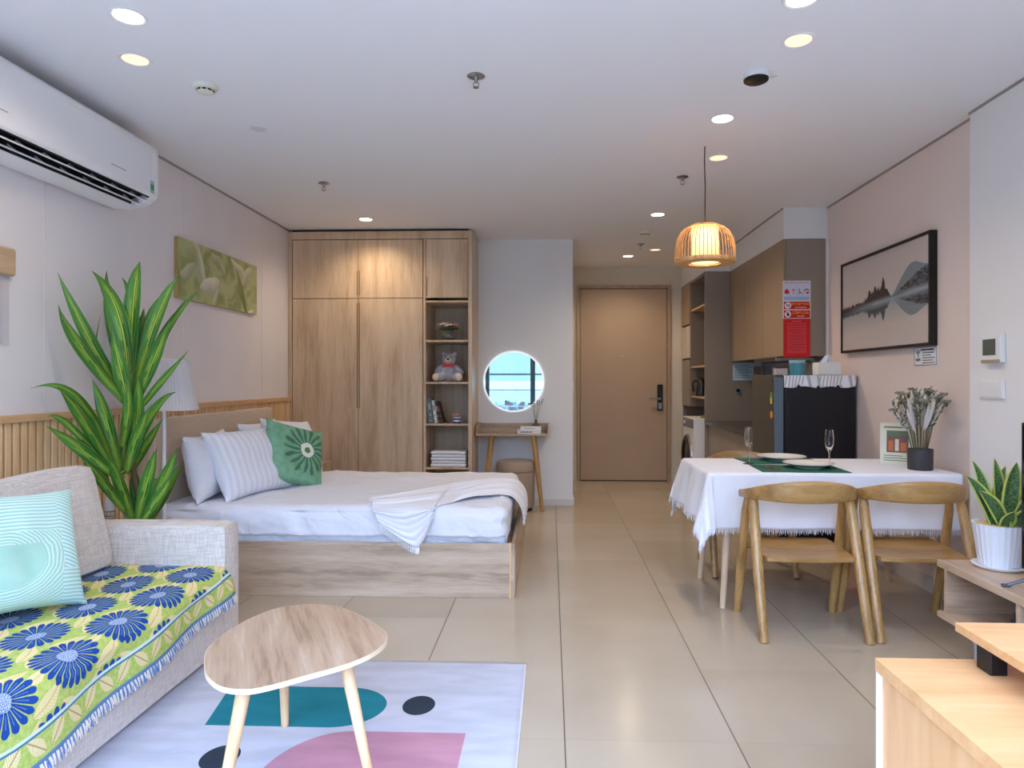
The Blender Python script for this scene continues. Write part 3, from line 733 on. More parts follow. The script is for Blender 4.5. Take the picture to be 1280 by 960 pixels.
MB().softbox((0.055,0.86,0.53),(0.045,0.90,0.50),0.03,20,hf).build('headboard',M_head,bd,smooth=True,weld=True)
# mattress + duvet: quilted white bedding
def duv(p,d):
    w=0.016*fbm(p.x*4,p.y*4,1)+0.012*(0.4-abs(fbm(p.x*7+3,p.y*5,4)))
    side=abs(d.z)<0.6
    k=(0.020*fbm(p.x*6,p.z*7,2+p.y)+0.020*(0.35-abs(fbm(p.x*9+p.z*8,p.z*9-p.x*2,5)))-0.006) if side else w
    p=p+d*(k)
    # piped quilt seam near the head, running across
    if d.z>0.5 and abs(p.x+0.42)<0.012: p.z+=0.005
    if abs(d.y)>0.6:      # lower sheet gathers under the duvet hem
        hem=-0.055+0.006*fbm(p.x*3,0,9)
        if p.z<hem: p.y-=math.copysign(0.022,p.y)+0.006*math.sin(p.x*70+5*fbm(p.x*5,0,0))
    return p
mt_=MB().softbox((0,0,0),(1.055,0.785,0.123),0.075,75,duv,mn=26).build('mattress',M_linen,loc=(-1.30,4.75,0.262+0.135),smooth=True,weld=True,angle=70)
tag(mt_,'thick white quilted mattress with wrinkled duvet cover on the oak bed','mattress')
# white flat duvet sheet (slightly proud, with piping)
BT=0.52
def pillow(name,label,cat,w,h,th,loc,rot,mt,seed=0,wr=0.012,grp=None):
    def top(sg):
        def f(u,v):
            a=2*u-1;b=2*v-1
            pin=1-0.10*(1-abs(a)**2)*abs(b)**6-0.0; pin2=1-0.10*(1-abs(b)**2)*abs(a)**6
            t_=(max(0,1-abs(a)**3.2)*max(0,1-abs(b)**3.2))**0.55
            x=a*w/2*pin2; z=b*h/2*pin
            k=wr*fbm(x*7+seed,z*7,seed)+wr*0.5*fbm(x*16+seed,z*14,seed*2)
            return Vector((x, sg*(th/2*t_+k*t_), z))
        return f
    mb=MB().grid(top(-1),30,30).grid(top(1),30,30)
    o=mb.build(name,mt,loc=loc,rot=rot,smooth=True,weld=True,angle=80)
    return tag(o,label,cat,grp)
def stripemat():
    m,nt,b=newmat('striped_pillowcase'); u,v=uvc(nt)
    s_=(u*13.0).fract().gt(0.5)
    nt.links.new(cmix(nt,s_*0.8,rgb(232,234,242),rgb(216,219,230)).k,b.inputs['Base Color']); b.inputs['Roughness'].default_value=0.8
    return m
# rotation: local Y is the pillow normal; yaw turns it to face +X, then lean back
def prot(yaw,lean,roll=0): return (Matrix.Rotation(yaw,3,'Z')@Matrix.Rotation(lean,3,'X')@Matrix.Rotation(roll,3,'Y')).to_euler()
pillow('pillow','plain white pillow against the headboard at the near side of the bed','pillow',0.66,0.42,0.16,(-2.17,4.30,BT+0.20),prot(R(96),R(-12)),M_linen,1)
pillow('pillow','large white striped pillow leaning in front, nearest the camera','pillow',0.68,0.47,0.17,(-1.97,4.42,BT+0.205),prot(R(76),R(-24)),stripemat(),2)
pillow('pillow','white pillow against the headboard at the far side of the bed','pillow',0.66,0.44,0.16,(-2.18,5.10,BT+0.215),prot(R(90),R(-10)),M_linen,3)
pillow('pillow','white pillow with a pointed corner right behind the green flower cushion','pillow',0.64,0.46,0.15,(-1.98,5.20,BT+0.22),prot(R(80),R(-22),R(6)),M_linen,4)
def flowercush():
    m,nt,b=newmat('green_flower_cushion'); u,v=uvc(nt)
    x=u-0.62; y=v-0.56; r=(x*x+y*y).sqrt(); a=y.atan2(x)
    n=noi(nt,comb(nt,u*9,v*9,0.0),1.0,3.0)
    pet=((a*17.0+r*9.0+n*3.0).sin()*0.5+0.5)*0.75+((a*9.0-r*14.0).sin()*0.5+0.5)*0.35; petf=pet*(r.smooth(0.52,0.30))*r.smooth(0.06,0.13)*(0.6+n*0.8)
    col=cmix(nt,n.smooth(0.3,0.7),rgb(112,162,128),rgb(132,180,148))
    col=cmix(nt,r.smooth(0.42,0.36)*0.35,col,rgb(96,146,112))
    col=cmix(nt,petf.smooth(0.35,0.75)*0.8,col,rgb(52,96,66))
    ring=((r-0.085).abs()).lt(0.032+(n-0.5)*0.05)
    col=cmix(nt,ring,col,rgb(226,228,212)); col=cmix(nt,r.lt(0.045),col,rgb(92,128,70))
    nt.links.new(col.k,b.inputs['Base Color']); b.inputs['Roughness'].default_value=0.9; bump(nt,b,noi(nt,comb(nt,u*150,v*150,0.0),1.0),0.3,0.002)
    return m
M_fc=flowercush()
pillow('cushion','green cushion with a large dark daisy, leaning on the bed pillows','cushion',0.47,0.45,0.15,(-1.79,4.72,BT+0.215),prot(R(58),R(-20),R(17)),M_fc,5,0.006)

# throw blanket laid over the bed end
M_throw=mat('white_throw',(240,240,244),0.95,spec=0.1,sheen=0.3,bmp=0.5,bs=160)
def throwmat():
    m,nt,b=newmat('white_striped_throw'); u,v=uvc(nt)
    s_=(v*11.0).fract().smooth(0.4,0.5)
    nt.links.new(cmix(nt,s_*0.35,rgb(240,240,244),rgb(214,218,230)).k,b.inputs['Base Color']); b.inputs['Roughness'].default_value=0.95
    bump(nt,b,noi(nt,comb(nt,u*300,v*80,0.0),1.0),0.4,0.002); return m
# centre line (x,y,z) and half width direction for each station
tz=BT+0.012
A_=[(-1.10,4.17,tz),(-1.02,4.22,tz),(-0.86,4.42,tz+0.004),(-0.66,4.70,tz+0.005),(-0.48,4.93,tz+0.006),(-0.33,5.04,tz+0.004),(-0.245,5.08,tz-0.02),(-0.195,5.08,tz-0.09),(-0.180,5.04,tz-0.20)]
B_=[(-0.99,3.965,tz-0.11),(-0.80,3.935,tz-0.235),(-0.74,3.94,tz-0.21),(-0.66,4.00,tz-0.05),(-0.52,4.16,tz+0.003),(-0.37,4.28,tz+0.004),(-0.255,4.34,tz-0.02),(-0.200,4.36,tz-0.09),(-0.180,4.36,tz-0.17)]
def lerp(L_,u):
    t_=u*(len(L_)-1); i=min(int(t_),len(L_)-2); f=t_-i
    p0=Vector(L_[max(i-1,0)]);p1=Vector(L_[i]);p2=Vector(L_[i+1]);p3=Vector(L_[min(i+2,len(L_)-1)])
    return 0.5*((2*p1)+(p2-p0)*f+(2*p0-5*p1+4*p2-p3)*f*f+(3*p1-p0-3*p2+p3)*f**3)
def bedtop(x,y):
    """height of the bedding surface incl. its rounded edge"""
    ex=max(0,(x-(-0.30))); ey=max(0,(4.03-y)); d=min(0.07,math.hypot(ex,ey))
    return BT+0.002-(0.07-math.sqrt(max(0,0.07**2-d*d)))
def thr(u,v):
    a=lerp(A_,u); b_=lerp(B_,u); p=a.lerp(b_,v)
    # the cloth first lies on top, then bends over the near side
    hang=(a.z-b_.z)
    if u<0.45:
        top_=bedtop(p.x,p.y); 
        if p.y>3.975: p.z=max(p.z,top_+0.006); 
        k=max(0,min(1,(v-0.45)/0.2))
        yy=a.y+(3.945-a.y)*min(1,v/0.55) if b_.y<3.99 else p.y
        if b_.y<3.99:
            zz=tz if v<0.5 else tz+(b_.z-tz)*((v-0.5)/0.5)
            rr=max(0,1-abs(v-0.5)/0.16); p=Vector((p.x,max(yy,3.938)+0.0*rr,min(tz,zz)-0.018*rr))
    fold=0.012*math.sin(v*26+2.5*math.sin(u*3))+0.008*math.sin(v*47+u*6)
    env=0.55+0.45*math.sin(u*PI)
    n=Vector((0.45,-0.2,1)).normalized() if u<0.8 else Vector((1,0,0.2))
    if u<0.45 and v>0.5: n=Vector((0,-1,0.1))
    return p+n*(abs(fold)+0.004)*env
o=MB().grid(thr,110,60).build('throw_blanket',throwmat(),smooth=True,solid=0.004,angle=80)
tag(o,'white ribbed throw blanket with short fringe draped across the bed end','blanket')
fr=MB()
for k in range(60):
    u=0.0+0.2*k/59; p=thr(u,1.0); fr.tube([p,p+Vector((0.002*rnd.uniform(-1,1),-0.002,-0.022)),p+Vector((0.004*rnd.uniform(-1,1),-0.002,-0.038))],0.0016,4)
for k in range(24):
    v=k/23; p=thr(0.0,v); fr.tube([p,p+Vector((-0.014,-0.008,-0.004 if v<0.5 else -0.015))],0.0016,4)
for k in range(40):
    v=k/39; p=thr(1.0,v); fr.tube([p,p+Vector((0.001,0.002*rnd.uniform(-1,1),-0.03))],0.0018,4)
f_=fr.build('fringe',M_throw,o)
f_['kind']='stuff'

# ================================================================== vanity
vt=thing('vanity_table','small light oak vanity table with tray edges below the round mirror','vanity table',(-0.363,6.52,0))
MB().box(-0.354,0.354,0,0.345,0.727,0.745).build('table_top',wood('vanity_oak',(150,128,104),(178,154,128),(196,174,148),'x',0.4),vt,bevel=0.002)
mb=MB()
for s_ in (-1,1):
    xx=(0.336,0.354) if s_>0 else (-0.354,-0.336)
    mb.add([(xx[0],0,0.745),(xx[1],0,0.745),(xx[1],0.345,0.745),(xx[0],0.345,0.745),(xx[0],0.03,0.815),(xx[1],0.03,0.815),(xx[1],0.345,0.835),(xx[0],0.345,0.835)],[(3,2,1,0),(4,5,6,7),(0,1,5,4),(1,2,6,5),(2,3,7,6),(3,0,4,7)])
mb.box(-0.336,0.336,0.33,0.345,0.745,0.83)
mb.build('tray_edge',MATS['vanity_oak'],vt,bevel=0.002)
for s_ in (-1,1):
    MB().cyl((s_*0.20,0.07,0.727),(s_*0.285,0.03,0.0),0.030,0.018,20).build('leg',M_chairz,vt,smooth=True)
# stool
M_pouf=fabric('taupe_pouf_fabric',(176,154,134),dark=0.95,stre=0.15)
t=thing('pouf_stool','round taupe upholstered pouf stool tucked beneath the vanity table','stool',(-0.335,6.66,0))
MB().lathe([(0.165,0.03),(0.178,0.05),(0.184,0.36),(0.184,0.375),(0.0,0.375)],n=48).build('stool_body',M_pouf,t,smooth=True)
MB().lathe([(0.0,0.377),(0.18,0.377),(0.190,0.385),(0.194,0.41),(0.190,0.45),(0.175,0.475),(0.13,0.485),(0,0.49)],n=48).build('seat_cushion',M_pouf,t,smooth=True)
MB().lathe([(0.16,0.0),(0.16,0.03),(0,0.03)],n=40).build('base',M_black,t)
# books on vanity + diffuser
def flatbook(label,x,y,z,w,d,h,col,rotz=0):
    t=thing('book',label,'book',(x,y,z),(0,0,rotz))
    MB().box(-w/2,w/2,0,d,0,0.003).box(-w/2,w/2,0,d,h-0.003,h).box(-w/2,w/2,0,0.003,0.003,h-0.003).build('cover',mat('flat_cover_%d'%col[0],col,0.5),t,bevel=0.001,seg=1)
    MB().box(-w/2+0.003,w/2-0.003,0.003,d-0.004,0.003,h-0.003).build('pages',mat('book_pages',(226,220,204),0.8),t)
    return t
b1=flatbook('larger white book lying flat at the bottom of the pair on the vanity','' or -0.205,6.55,0.7455,0.225,0.16,0.034,(226,226,230))
mb=MB()
for k in range(9): mb.box(-0.085+k*0.013,-0.076+k*0.013,-0.0006,0,0.011,0.011+(0.012 if k%3 else 0.009))
mb.build('spine_print',M_ink,b1)
b2=flatbook('smaller white book lying on top of the other book on the vanity',-0.19,6.555,0.7805,0.20,0.15,0.028,(236,236,238))
mb=MB()
for k in range(7): mb.box(-0.06+k*0.015,-0.05+k*0.015,-0.0006,0,0.011,0.019)
mb.build('spine_print',M_greyline,b2)
t=thing('reed_diffuser','small brown glass reed diffuser with dry sprigs beside the white books','diffuser',(-0.145,6.79,0.7455))
MB().lathe([(0,0),(0.036,0.002),(0.038,0.05),(0.034,0.075),(0.014,0.09),(0.013,0.115),(0.015,0.12),(0.011,0.12)],n=28).build('bottle',mat('smoky_glass',(120,104,80),0.1,trans=0.3),t,smooth=True)
mb=MB(); 
for k in range(6):
    a=k*1.05+0.3; L_=0.22+0.05*rnd.random(); sp=0.045+0.03*rnd.random()
    mb.tube([(0,0,0.06),(math.cos(a)*sp*0.4,min(0.02,math.sin(a)*sp*0.2),0.06+L_*0.5),(math.cos(a)*sp,min(0.03,math.sin(a)*sp*0.4),0.06+L_)],0.0016,5)
    for q in range(3): mb.ball((math.cos(a)*sp*(0.8+0.1*q),min(0.03,math.sin(a)*sp*0.4),0.06+L_*(0.85+0.07*q)),0.008,0.004,0.005,n=6)
mb.build('sprigs',mat('dry_sprig',(120,112,84),0.8),t)
# mirror
t=thing('round_mirror','round frameless wall mirror with white lit rim reflecting the window','mirror',(-0.37,YB,1.245))
mm=MB()
rim=MB().lathe([(0.292,-0.001),(0.307,-0.001),(0.307,-0.018),(0.305,-0.021),(0.292,-0.021),(0.292,-0.018)],n=72)
rim.v=[(x,z,y) for x,y,z in rim.v]
rim.build('rim',mat('lit_mirror_rim',(240,246,250),0.5,emit=(236,246,255),es=0.45),t,smooth=True)
g=MB().lathe([(0.292,-0.002),(0.292,-0.017),(0,-0.017)],n=72); g.v=[(x,z,y) for x,y,z in g.v]
m_mir,nt,b=newmat('mirror_silver'); b.inputs['Metallic'].default_value=1; b.inputs['Roughness'].default_value=0.0; b.inputs['Base Color'].default_value=(0.62,0.78,0.80,1)
g.build('mirror_glass',m_mir,t)

# ================================================================== kitchen
# tall unit at the end
tu=thing('tall_kitchen_unit','tall taupe cabinet unit with open shelves above the washing machine','tall cabinet',(XR,7.36,0))
TW=XR-1.64-0.003; TD=YD-7.36-0.005
M_shw=wood('shelf_wood',(176,146,112),(194,164,130),(204,176,144),'y',0.5)
MB().box(-TW,-0.003,0,0.022,0.0,2.41).build('side_panel',M_grey,tu,bevel=0.001,seg=1)
MB().box(-TW,-0.003,TD-0.02,TD,0.0,2.41).box(-TW,-0.003,0.022,TD-0.02,2.385,2.41).box(-0.02,-0.003,0.022,TD-0.02,0.95,2.385).box(-TW,-0.003,0.74,0.76,0.95,2.385).build('carcass',M_greyd,tu)
MB().box(-TW-0.018,-TW,0.745,TD,1.92,2.41).build('cabinet_door',mat('tan_cabinet',(160,134,106),0.4),tu,bevel=0.002)
for a,b_ in ((0.75,0.94),(0.96,TD)): MB().box(-TW-0.014,-TW+0.02,a,b_,1.52,1.90).build('small_door',mat('cream_cabinet',(206,192,176),0.4),tu,bevel=0.002)
MB().box(-TW-0.01,-TW,0.76,TD,0.95,1.50).build('cabinet_door',M_grey,tu,bevel=0.002)
for z in (2.06,1.055,1.40): MB().box(-TW+0.005,-0.02,0.022,0.74,z,z+0.02).build('shelf',M_shw,tu,bevel=0.001,seg=1)
# kettle
t=thing('kettle','black and steel electric kettle on the tall unit shelf above the washing machine','kettle',(1.745,7.98,1.076))
MB().lathe([(0.065,0.0),(0.068,0.02),(0.060,0.10),(0.05,0.17),(0.035,0.185),(0,0.19)],n=28).build('kettle_body',mat('dark_steel',(70,70,74),0.3,metal=0.8),t,smooth=True)
MB().tube([(-0.045,0,0.17),(-0.085,0,0.175),(-0.105,0,0.14),(-0.10,0,0.08),(-0.09,0,0.05)],0.010,8).build('handle',M_black,t,smooth=True)
MB().ball((0,0,0.195),0.012).build('lid_knob',M_black,t,smooth=True)
MB().tube([(0.045,0,0.13),(0.075,0,0.165)],[0.018,0.012],8).build('spout',MATS['dark_steel'],t,smooth=True)
# washing machine
wm=thing('washing_machine','white front loading washing machine with black round door in the kitchen recess','washing machine',(1.535,7.40,0))
MB().box(0.0,0.56,0.0,0.60,0.01,0.845).build('casing',M_white,wm,bevel=0.008)
MB().box(-0.004,0.0,0.02,0.58,0.735,0.835).build('control_panel',mat('panel_grey',(120,122,126),0.35),wm,bevel=0.002)
MB().cyl((-0.001,0.46,0.785),(-0.03,0.46,0.785),0.035,0.032,24).build('program_knob',M_metal,wm,smooth=True)
g=MB().lathe([(0.225,0.0),(0.225,0.03),(0.205,0.04),(0.18,0.035),(0.17,0.02),(0.0,0.008)],n=40); g.v=[(-z,x+0.30,y+0.42) for x,y,z in g.v]
g.build('door',mat('black_glass_door',(16,18,22),0.12),wm,smooth=True)
g=MB().lathe([(0.226,0.0),(0.24,0.0),(0.238,0.02),(0.226,0.031)],n=40); g.v=[(-z,x+0.30,y+0.42) for x,y,z in g.v]
g.build('door_ring',M_metal,wm,smooth=True)
for a in ((0.05,0.05),(0.51,0.05),(0.05,0.55),(0.51,0.55)): MB().cyl((a[0],a[1],0.0),(a[0],a[1],0.012),0.02).build('foot',M_black,wm)
t=thing('sponge_tray','small green and yellow cloth bundle lying on the washing machine','cloth',(1.72,7.55,0.847))
def cl(u,v): 
    a=u*2*PI; r_=0.07*(1-v)**0.5; return Vector((r_*math.cos(a)*1.3,r_*math.sin(a),0.035*v**0.5+0.006*fbm(u*5,v*5,2)))
MB().grid(cl,20,8).build('cloth',mat('green_yellow_cloth',(150,150,60),0.9,var=0.5,vs=30),t,smooth=True)
t['category']='cloth'; t.name='folded_cloth'

# base cabinets + worktop
bc=thing('base_cabinet','taupe kitchen base cabinet run below the dark worktop','kitchen cabinet',(XR,5.72,0))
MB().box(-0.56,-0.003,0.0,1.635,0.08,0.79).box(-0.52,-0.003,0.01,1.63,0.0,0.08).build('cabinet_body',M_greyd,bc)
for k in range(3): 
    d=MB().box(-0.58,-0.56,0.003+k*0.545,0.54+k*0.545,0.085,0.785).build('cabinet_door',M_grey,bc,bevel=0.002)
    MB().box(-0.584,-0.58,0.01+k*0.545,0.53+k*0.545,0.765,0.78).build('finger_pull',MATS['panel_grey'],d)
M_top=mat('dark_stone_worktop',(62,57,54),0.15,var=0.15,vs=30)
wt=tag(MB().box(XR-0.625,XR-0.003,5.71,7.355,0.792,0.828).build('worktop',M_top,bevel=0.004),'dark polished stone kitchen worktop running to the tall unit','worktop')
# upper cabinets
uc=thing('upper_cabinet','taupe wall cabinets with plain doors above the kitchen worktop','wall cabinet',(XR,5.68,1.455))
MB().box(-0.335,-0.003,0.0,0.02,0,0.957).build('side_panel',M_grey,uc,bevel=0.001,seg=1)
MB().box(-0.335,-0.003,0.02,1.675,0.012,0.957).build('cabinet_body',M_greyd,uc)
M_grd=mat('tan_taupe_door',(156,134,110),0.38)
for k in range(3): MB().box(-0.354,-0.336,0.004+k*0.555,0.555+k*0.555,0.0,0.957).build('cabinet_door',M_grd,uc,bevel=0.002)
hd=thing('range_hood','slim steel range hood under the kitchen wall cabinets','range hood',(XR-0.33,5.86,1.40))
MB().box(-0.03,0.29,0,0.6,0.022,0.052).build('hood_body',M_metal,hd,bevel=0.003)
MB().box(-0.036,-0.03,0.02,0.58,0.026,0.048).build('front_strip',mat('dark_steel',(70,70,74),0.3,metal=0.8),hd)
MB().box(0.02,0.27,0.03,0.57,0.014,0.022).build('filter',MATS['dark_steel'],hd)
# paper and foil behind
t=thing('instruction_sheet','blue and white printed sheet taped to the taupe panel beside the fridge','paper sheet',(1.935,7.356,1.255))
MB().box(0,0.31,-0.003,-0.0005,0,0.19).build('sheet',mat('pale_blue_paper',(206,222,238),0.6),t)
mb=MB()
for k in range(8): mb.box(0.02,0.20-0.02*(k%3),-0.0038,-0.003,0.03+k*0.018,0.036+k*0.018)
mb.build('print_lines',mat('print_teal',(96,150,176),0.6),t)
MB().box(0.22,0.30,-0.0038,-0.003,0.03,0.15).build('print_block',mat('print_brown',(150,120,110),0.6),t)
def foilmat():
    m,nt,b=newmat('foil'); x,y,z=coords(nt); n=noi(nt,comb(nt,x*20,y*20,z*20),1.0,4.0)
    b.inputs['Metallic'].default_value=0.85; b.inputs['Roughness'].default_value=0.28; b.inputs['Base Color'].default_value=rgb(196,206,210)
    bump(nt,b,n,1.0,0.02); return m
tag(MB().box(XR-0.005,XR-0.0005,5.75,7.35,0.83,1.452).build('foil_splashback',foilmat()),'crinkled silver foil lining the wall behind the worktop','splashback')
t=thing('gas_valve','small black round knob on the taupe panel left of the fridge','knob',(1.985,7.357,1.15))
MB().cyl((0,0,0),(0,-0.02,0),0.028,n=24).build('base',M_metal,t,smooth=True); MB().cyl((0,-0.02,0),(0,-0.045,0),0.022,0.018,20).build('knob',M_black,t,smooth=True)

# ---- fridge
fg=thing('refrigerator','small black refrigerator standing between the dining table and kitchen','refrigerator',(1.73,5.12,0))
MB().box(0.0,0.51,0.0,0.54,0.03,1.285).build('casing',mat('fridge_black',(13,15,24),0.42),fg,bevel=0.006)
MB().box(-0.012,0.0,0.01,0.53,0.05,1.29).build('door_seal',mat('seal_black',(14,14,16),0.7),fg)
M_fd=mat('fridge_door_grey',(84,86,84),0.22,metal=0.55)
dd=MB().box(-0.085,-0.012,0.0,0.54,0.52,1.30).build('door',M_fd,fg,bevel=0.008)
MB().box(-0.085,-0.012,0.0,0.54,0.05,0.51).build('door',M_fd,fg,bevel=0.008)
MB().box(-0.080,-0.016,-0.003,0.0,0.53,1.28).build('door_edge_strip',mat('strip_bluegrey',(96,112,126),0.35),dd)
MB().box(-0.0865,-0.085,0.03,0.075,1.08,1.17,0).box(-0.0868,-0.0865,0.032,0.073,1.085,1.13,1).build('energy_sticker',[mat('sticker_green',(80,160,90),0.6),mat('sticker_yellow',(236,196,60),0.6)],dd)
g=MB().ball((-0.086,0.05,1.0),0.003,0.028,0.03,n=16); g.build('round_sticker',mat('sticker_orange',(240,150,40),0.6),dd,smooth=True)
for a in ((0.04,0.04),(0.47,0.04),(0.04,0.5),(0.47,0.5)): MB().cyl((a[0],a[1],0),(a[0],a[1],0.032),0.02).build('foot',M_black,fg)
# fridge cover cloth
def covermat():
    m,nt,b=newmat('fridge_cover_cloth'); u,v=uvc(nt)
    s1=((u*7.0+v*1.2).fract()-0.5).abs().lt(0.16); s2=((u*21.0-v*4.0).fract()).lt(0.35)
    zone=noi(nt,comb(nt,u*4.0,v*2.0,0.0),1.0,0.0).gt(0.48)
    nt.links.new(cmix(nt,(s1*zone+s2*(1.0-zone)).min(1.0)*0.8,rgb(238,240,246),rgb(160,166,178)).k,b.inputs['Base Color']); b.inputs['Roughness'].default_value=0.7
    return m
def cov(u,v):
    # v 0 hem of the near side -> 0.2 top edge -> 0.8 far edge -> hem
    x=-0.012+u*0.525; a=v*0.70
    hem=0.085+0.006*math.sin(u*17)
    if v<0.14: y=-0.008-0.012*math.sin(u*23)*(1-v/0.14); z=1.292-hem*(1-v/0.14)
    elif v<0.86: y=-0.008+(v-0.14)/0.72*0.556; z=1.292+0.003*fbm(u*8,v*8,1)
    else: y=0.548+0.01; z=1.292-0.07*(v-0.86)/0.14
    return Vector((1.73+x,5.12+y,z))
o=MB().grid(cov,60,50).build('fridge_cover',covermat(),smooth=True,solid=0.003,angle=60); tag(o,'white and grey patterned cloth cover hanging over the fridge top','cloth cover')
# things on the fridge
FT=1.297
t=thing('tissue_box','white square tissue box with a tissue pulled out, on the fridge','tissue box',(2.07,5.22,FT))
MB().box(-0.085,0.085,-0.06,0.06,0,0.095).build('box',mat('cream_box',(232,228,222),0.5),t,bevel=0.006)
def tis(u,v):
    a=(u-0.5)*0.09*(1-0.4*v); return Vector((-0.01+a+0.02*v,0.012*math.sin(u*9)*(1-v*0.5),0.093+0.062*v*(1-0.35*abs(u-0.6))))
MB().grid(tis,16,8).build('tissue',M_paper,t,smooth=True,solid=0.001)
t=thing('storage_tin','teal and white round tin beside the tissue box on the fridge','tin',(1.915,5.40,FT))
MB().lathe([(0,0),(0.058,0.0),(0.058,0.098),(0.0,0.1)],n=32).build('tin_body',mat('teal_tin',(70,140,160),0.4),t,smooth=True)
MB().lathe([(0.060,0.095),(0.060,0.112),(0.055,0.116),(0,0.117)],n=32).build('lid',mat('tin_lid',(150,190,204),0.35),t,smooth=True)
t=thing('plastic_container','small transparent container with dark lid at the fridge door side','container',(1.80,5.44,FT))
MB().box(-0.045,0.045,-0.04,0.04,0,0.055).build('container_body',mat('frosted_plastic',(190,176,176),0.3),t,bevel=0.008)
MB().box(-0.048,0.048,-0.043,0.043,0.055,0.066).build('lid',mat('dark_red_lid',(90,40,44),0.4),t,bevel=0.004)

# ---- posters on the side panel of the upper cabinet
YP=5.678
def poster(name,label,z0,z1,build):
    t=thing(name,label,'poster',(1.898,YP,z0)); build(t,z1-z0); return t
PW=0.224
def topfn(t,h):
    MB().box(0,PW,-0.003,-0.0005,0,h).build('sheet',mat('lilac_paper',(222,222,240),0.6),t)
    text('title_lettering','TIÊU LỆNH CHỮA CHÁY',0.0185,t,(PW/2,-0.0035,h-0.018),(R(90),0,0),M_red)
    for k in range(4):
        x0=0.008+k*0.053
        p=MB().box(x0,x0+0.048,-0.0036,-0.003,0.008,0.036); p.build('caption_panel',mat('caption_blue',(168,188,226),0.6),t)
        mb=MB()
        if k==0: mb.box(x0+0.006,x0+0.042,-0.004,-0.003,0.062,0.082).prism([(x0+0.004,0.082),(x0+0.024,0.10),(x0+0.044,0.082)],0.003,0.004,mtx=Matrix.Rotation(PI/2,4,'X')).ball((x0+0.024,-0.0035,0.07),0.02,0.001,0.012,n=12)
        elif k==1: mb.ball((x0+0.024,-0.0035,0.09),0.012,0.001,0.012,n=12); mb.box(x0+0.020,x0+0.028,-0.004,-0.003,0.055,0.08)
        elif k==2: mb.tube([(x0+0.01,-0.0035,0.055),(x0+0.022,-0.0035,0.075),(x0+0.018,-0.0035,0.1)],0.004,6).tube([(x0+0.022,-0.0035,0.075),(x0+0.038,-0.0035,0.058)],0.004,6)
        else: mb.tube([(x0+0.004,-0.0035,0.085),(x0+0.022,-0.0035,0.098),(x0+0.042,-0.0035,0.088)],0.005,6).box(x0+0.02,x0+0.042,-0.004,-0.003,0.06,0.075)
        mb.build('pictogram',[M_red,M_redw,mat('print_violet',(130,110,170),0.6),mat('print_plum',(170,70,100),0.6)][k],t)
        if k: MB().box(x0-0.0035,x0-0.002,-0.0034,-0.003,0.005,h-0.035).build('divider',M_blue,t)
poster('fire_instruction_poster','pale poster with red title and four pictograms, topmost on the kitchen panel',1.905,2.072,topfn)
def midfn(txt,sub,kind):
    def f(t,h):
        MB().box(0,PW,-0.003,-0.0005,0,h).build('sheet',M_paper,t)
        MB().box(0.006,PW-0.006,-0.0034,-0.003,0.004,h-0.004).build('red_field',M_red,t)
        g=MB().lathe([(0,0),(0.027,0),(0.027,0.001),(0,0.001)],n=32); g.v=[(x+0.04,-0.0036-z,y+h/2) for x,y,z in g.v]; g.build('disc',M_paper,t)
        if kind==0: mb=MB().box(0.024,0.056,-0.0054,-0.0046,h/2-0.004,h/2+0.002).tube([(0.05,-0.005,h/2+0.004),(0.052,-0.005,h/2+0.014)],0.002,5)
        else: mb=MB().ball((0.04,-0.005,h/2-0.003),0.011,0.001,0.013,n=12).prism([(0.032,h/2),(0.04,h/2+0.02),(0.049,h/2)],0.0046,0.0056,mtx=Matrix.Rotation(PI/2,4,'X'))
        mb.tube([(0.022,-0.0052,h/2+0.018),(0.058,-0.0052,h/2-0.018)],0.002,5)
        mb.build('pictogram',mat('print_maroon',(90,20,40),0.6),t)
        text('title_lettering',txt,0.030 if kind else 0.0225,t,(0.143,-0.0036,h/2+0.011),(R(90),0,0),M_yel)
        text('subtitle_lettering',sub,0.0145,t,(0.143,-0.0036,h/2-0.017),(R(90),0,0),M_paper)
    return f
poster('no_smoking_poster','red sign with yellow lettering, upper of the two red warning signs',1.834,1.9045,midfn('CẤM HÚT THUỐC','NO SMOKING',0))
poster('no_fire_poster','red sign with large yellow lettering, lower of the two red warning signs',1.762,1.8335,midfn('CẤM LỬA','NO FIRE',1))
def lowfn(t,h):
    MB().box(0.004,PW-0.004,-0.003,-0.0005,0,h).build('sheet',M_red,t)
    MB().box(0.035,PW-0.035,-0.0033,-0.003,0.03,h-0.055).build('text_field',mat('red_lighter',(222,60,66),0.6),t)
    text('title_lettering','NỘI QUY',0.018,t,(PW/2,-0.0034,h-0.022),(R(90),0,0),M_redw)
    text('subtitle_lettering','PHÒNG CHÁY CHỮA CHÁY',0.0125,t,(PW/2,-0.0034,h-0.042),(R(90),0,0),M_redw)
    mb=MB()
    for k in range(9):
        z=h-0.075-k*0.023; mb.box(0.055 if k%2 else 0.075,PW-0.04-0.02*((k*7)%3),-0.0036,-0.0033,z,z+0.003)
    mb.build('print_lines',mat('print_darkred',(150,30,36),0.6),t)
poster('rules_poster','tall plain red rules poster, lowest on the kitchen side panel',1.447,1.7615,lowfn)

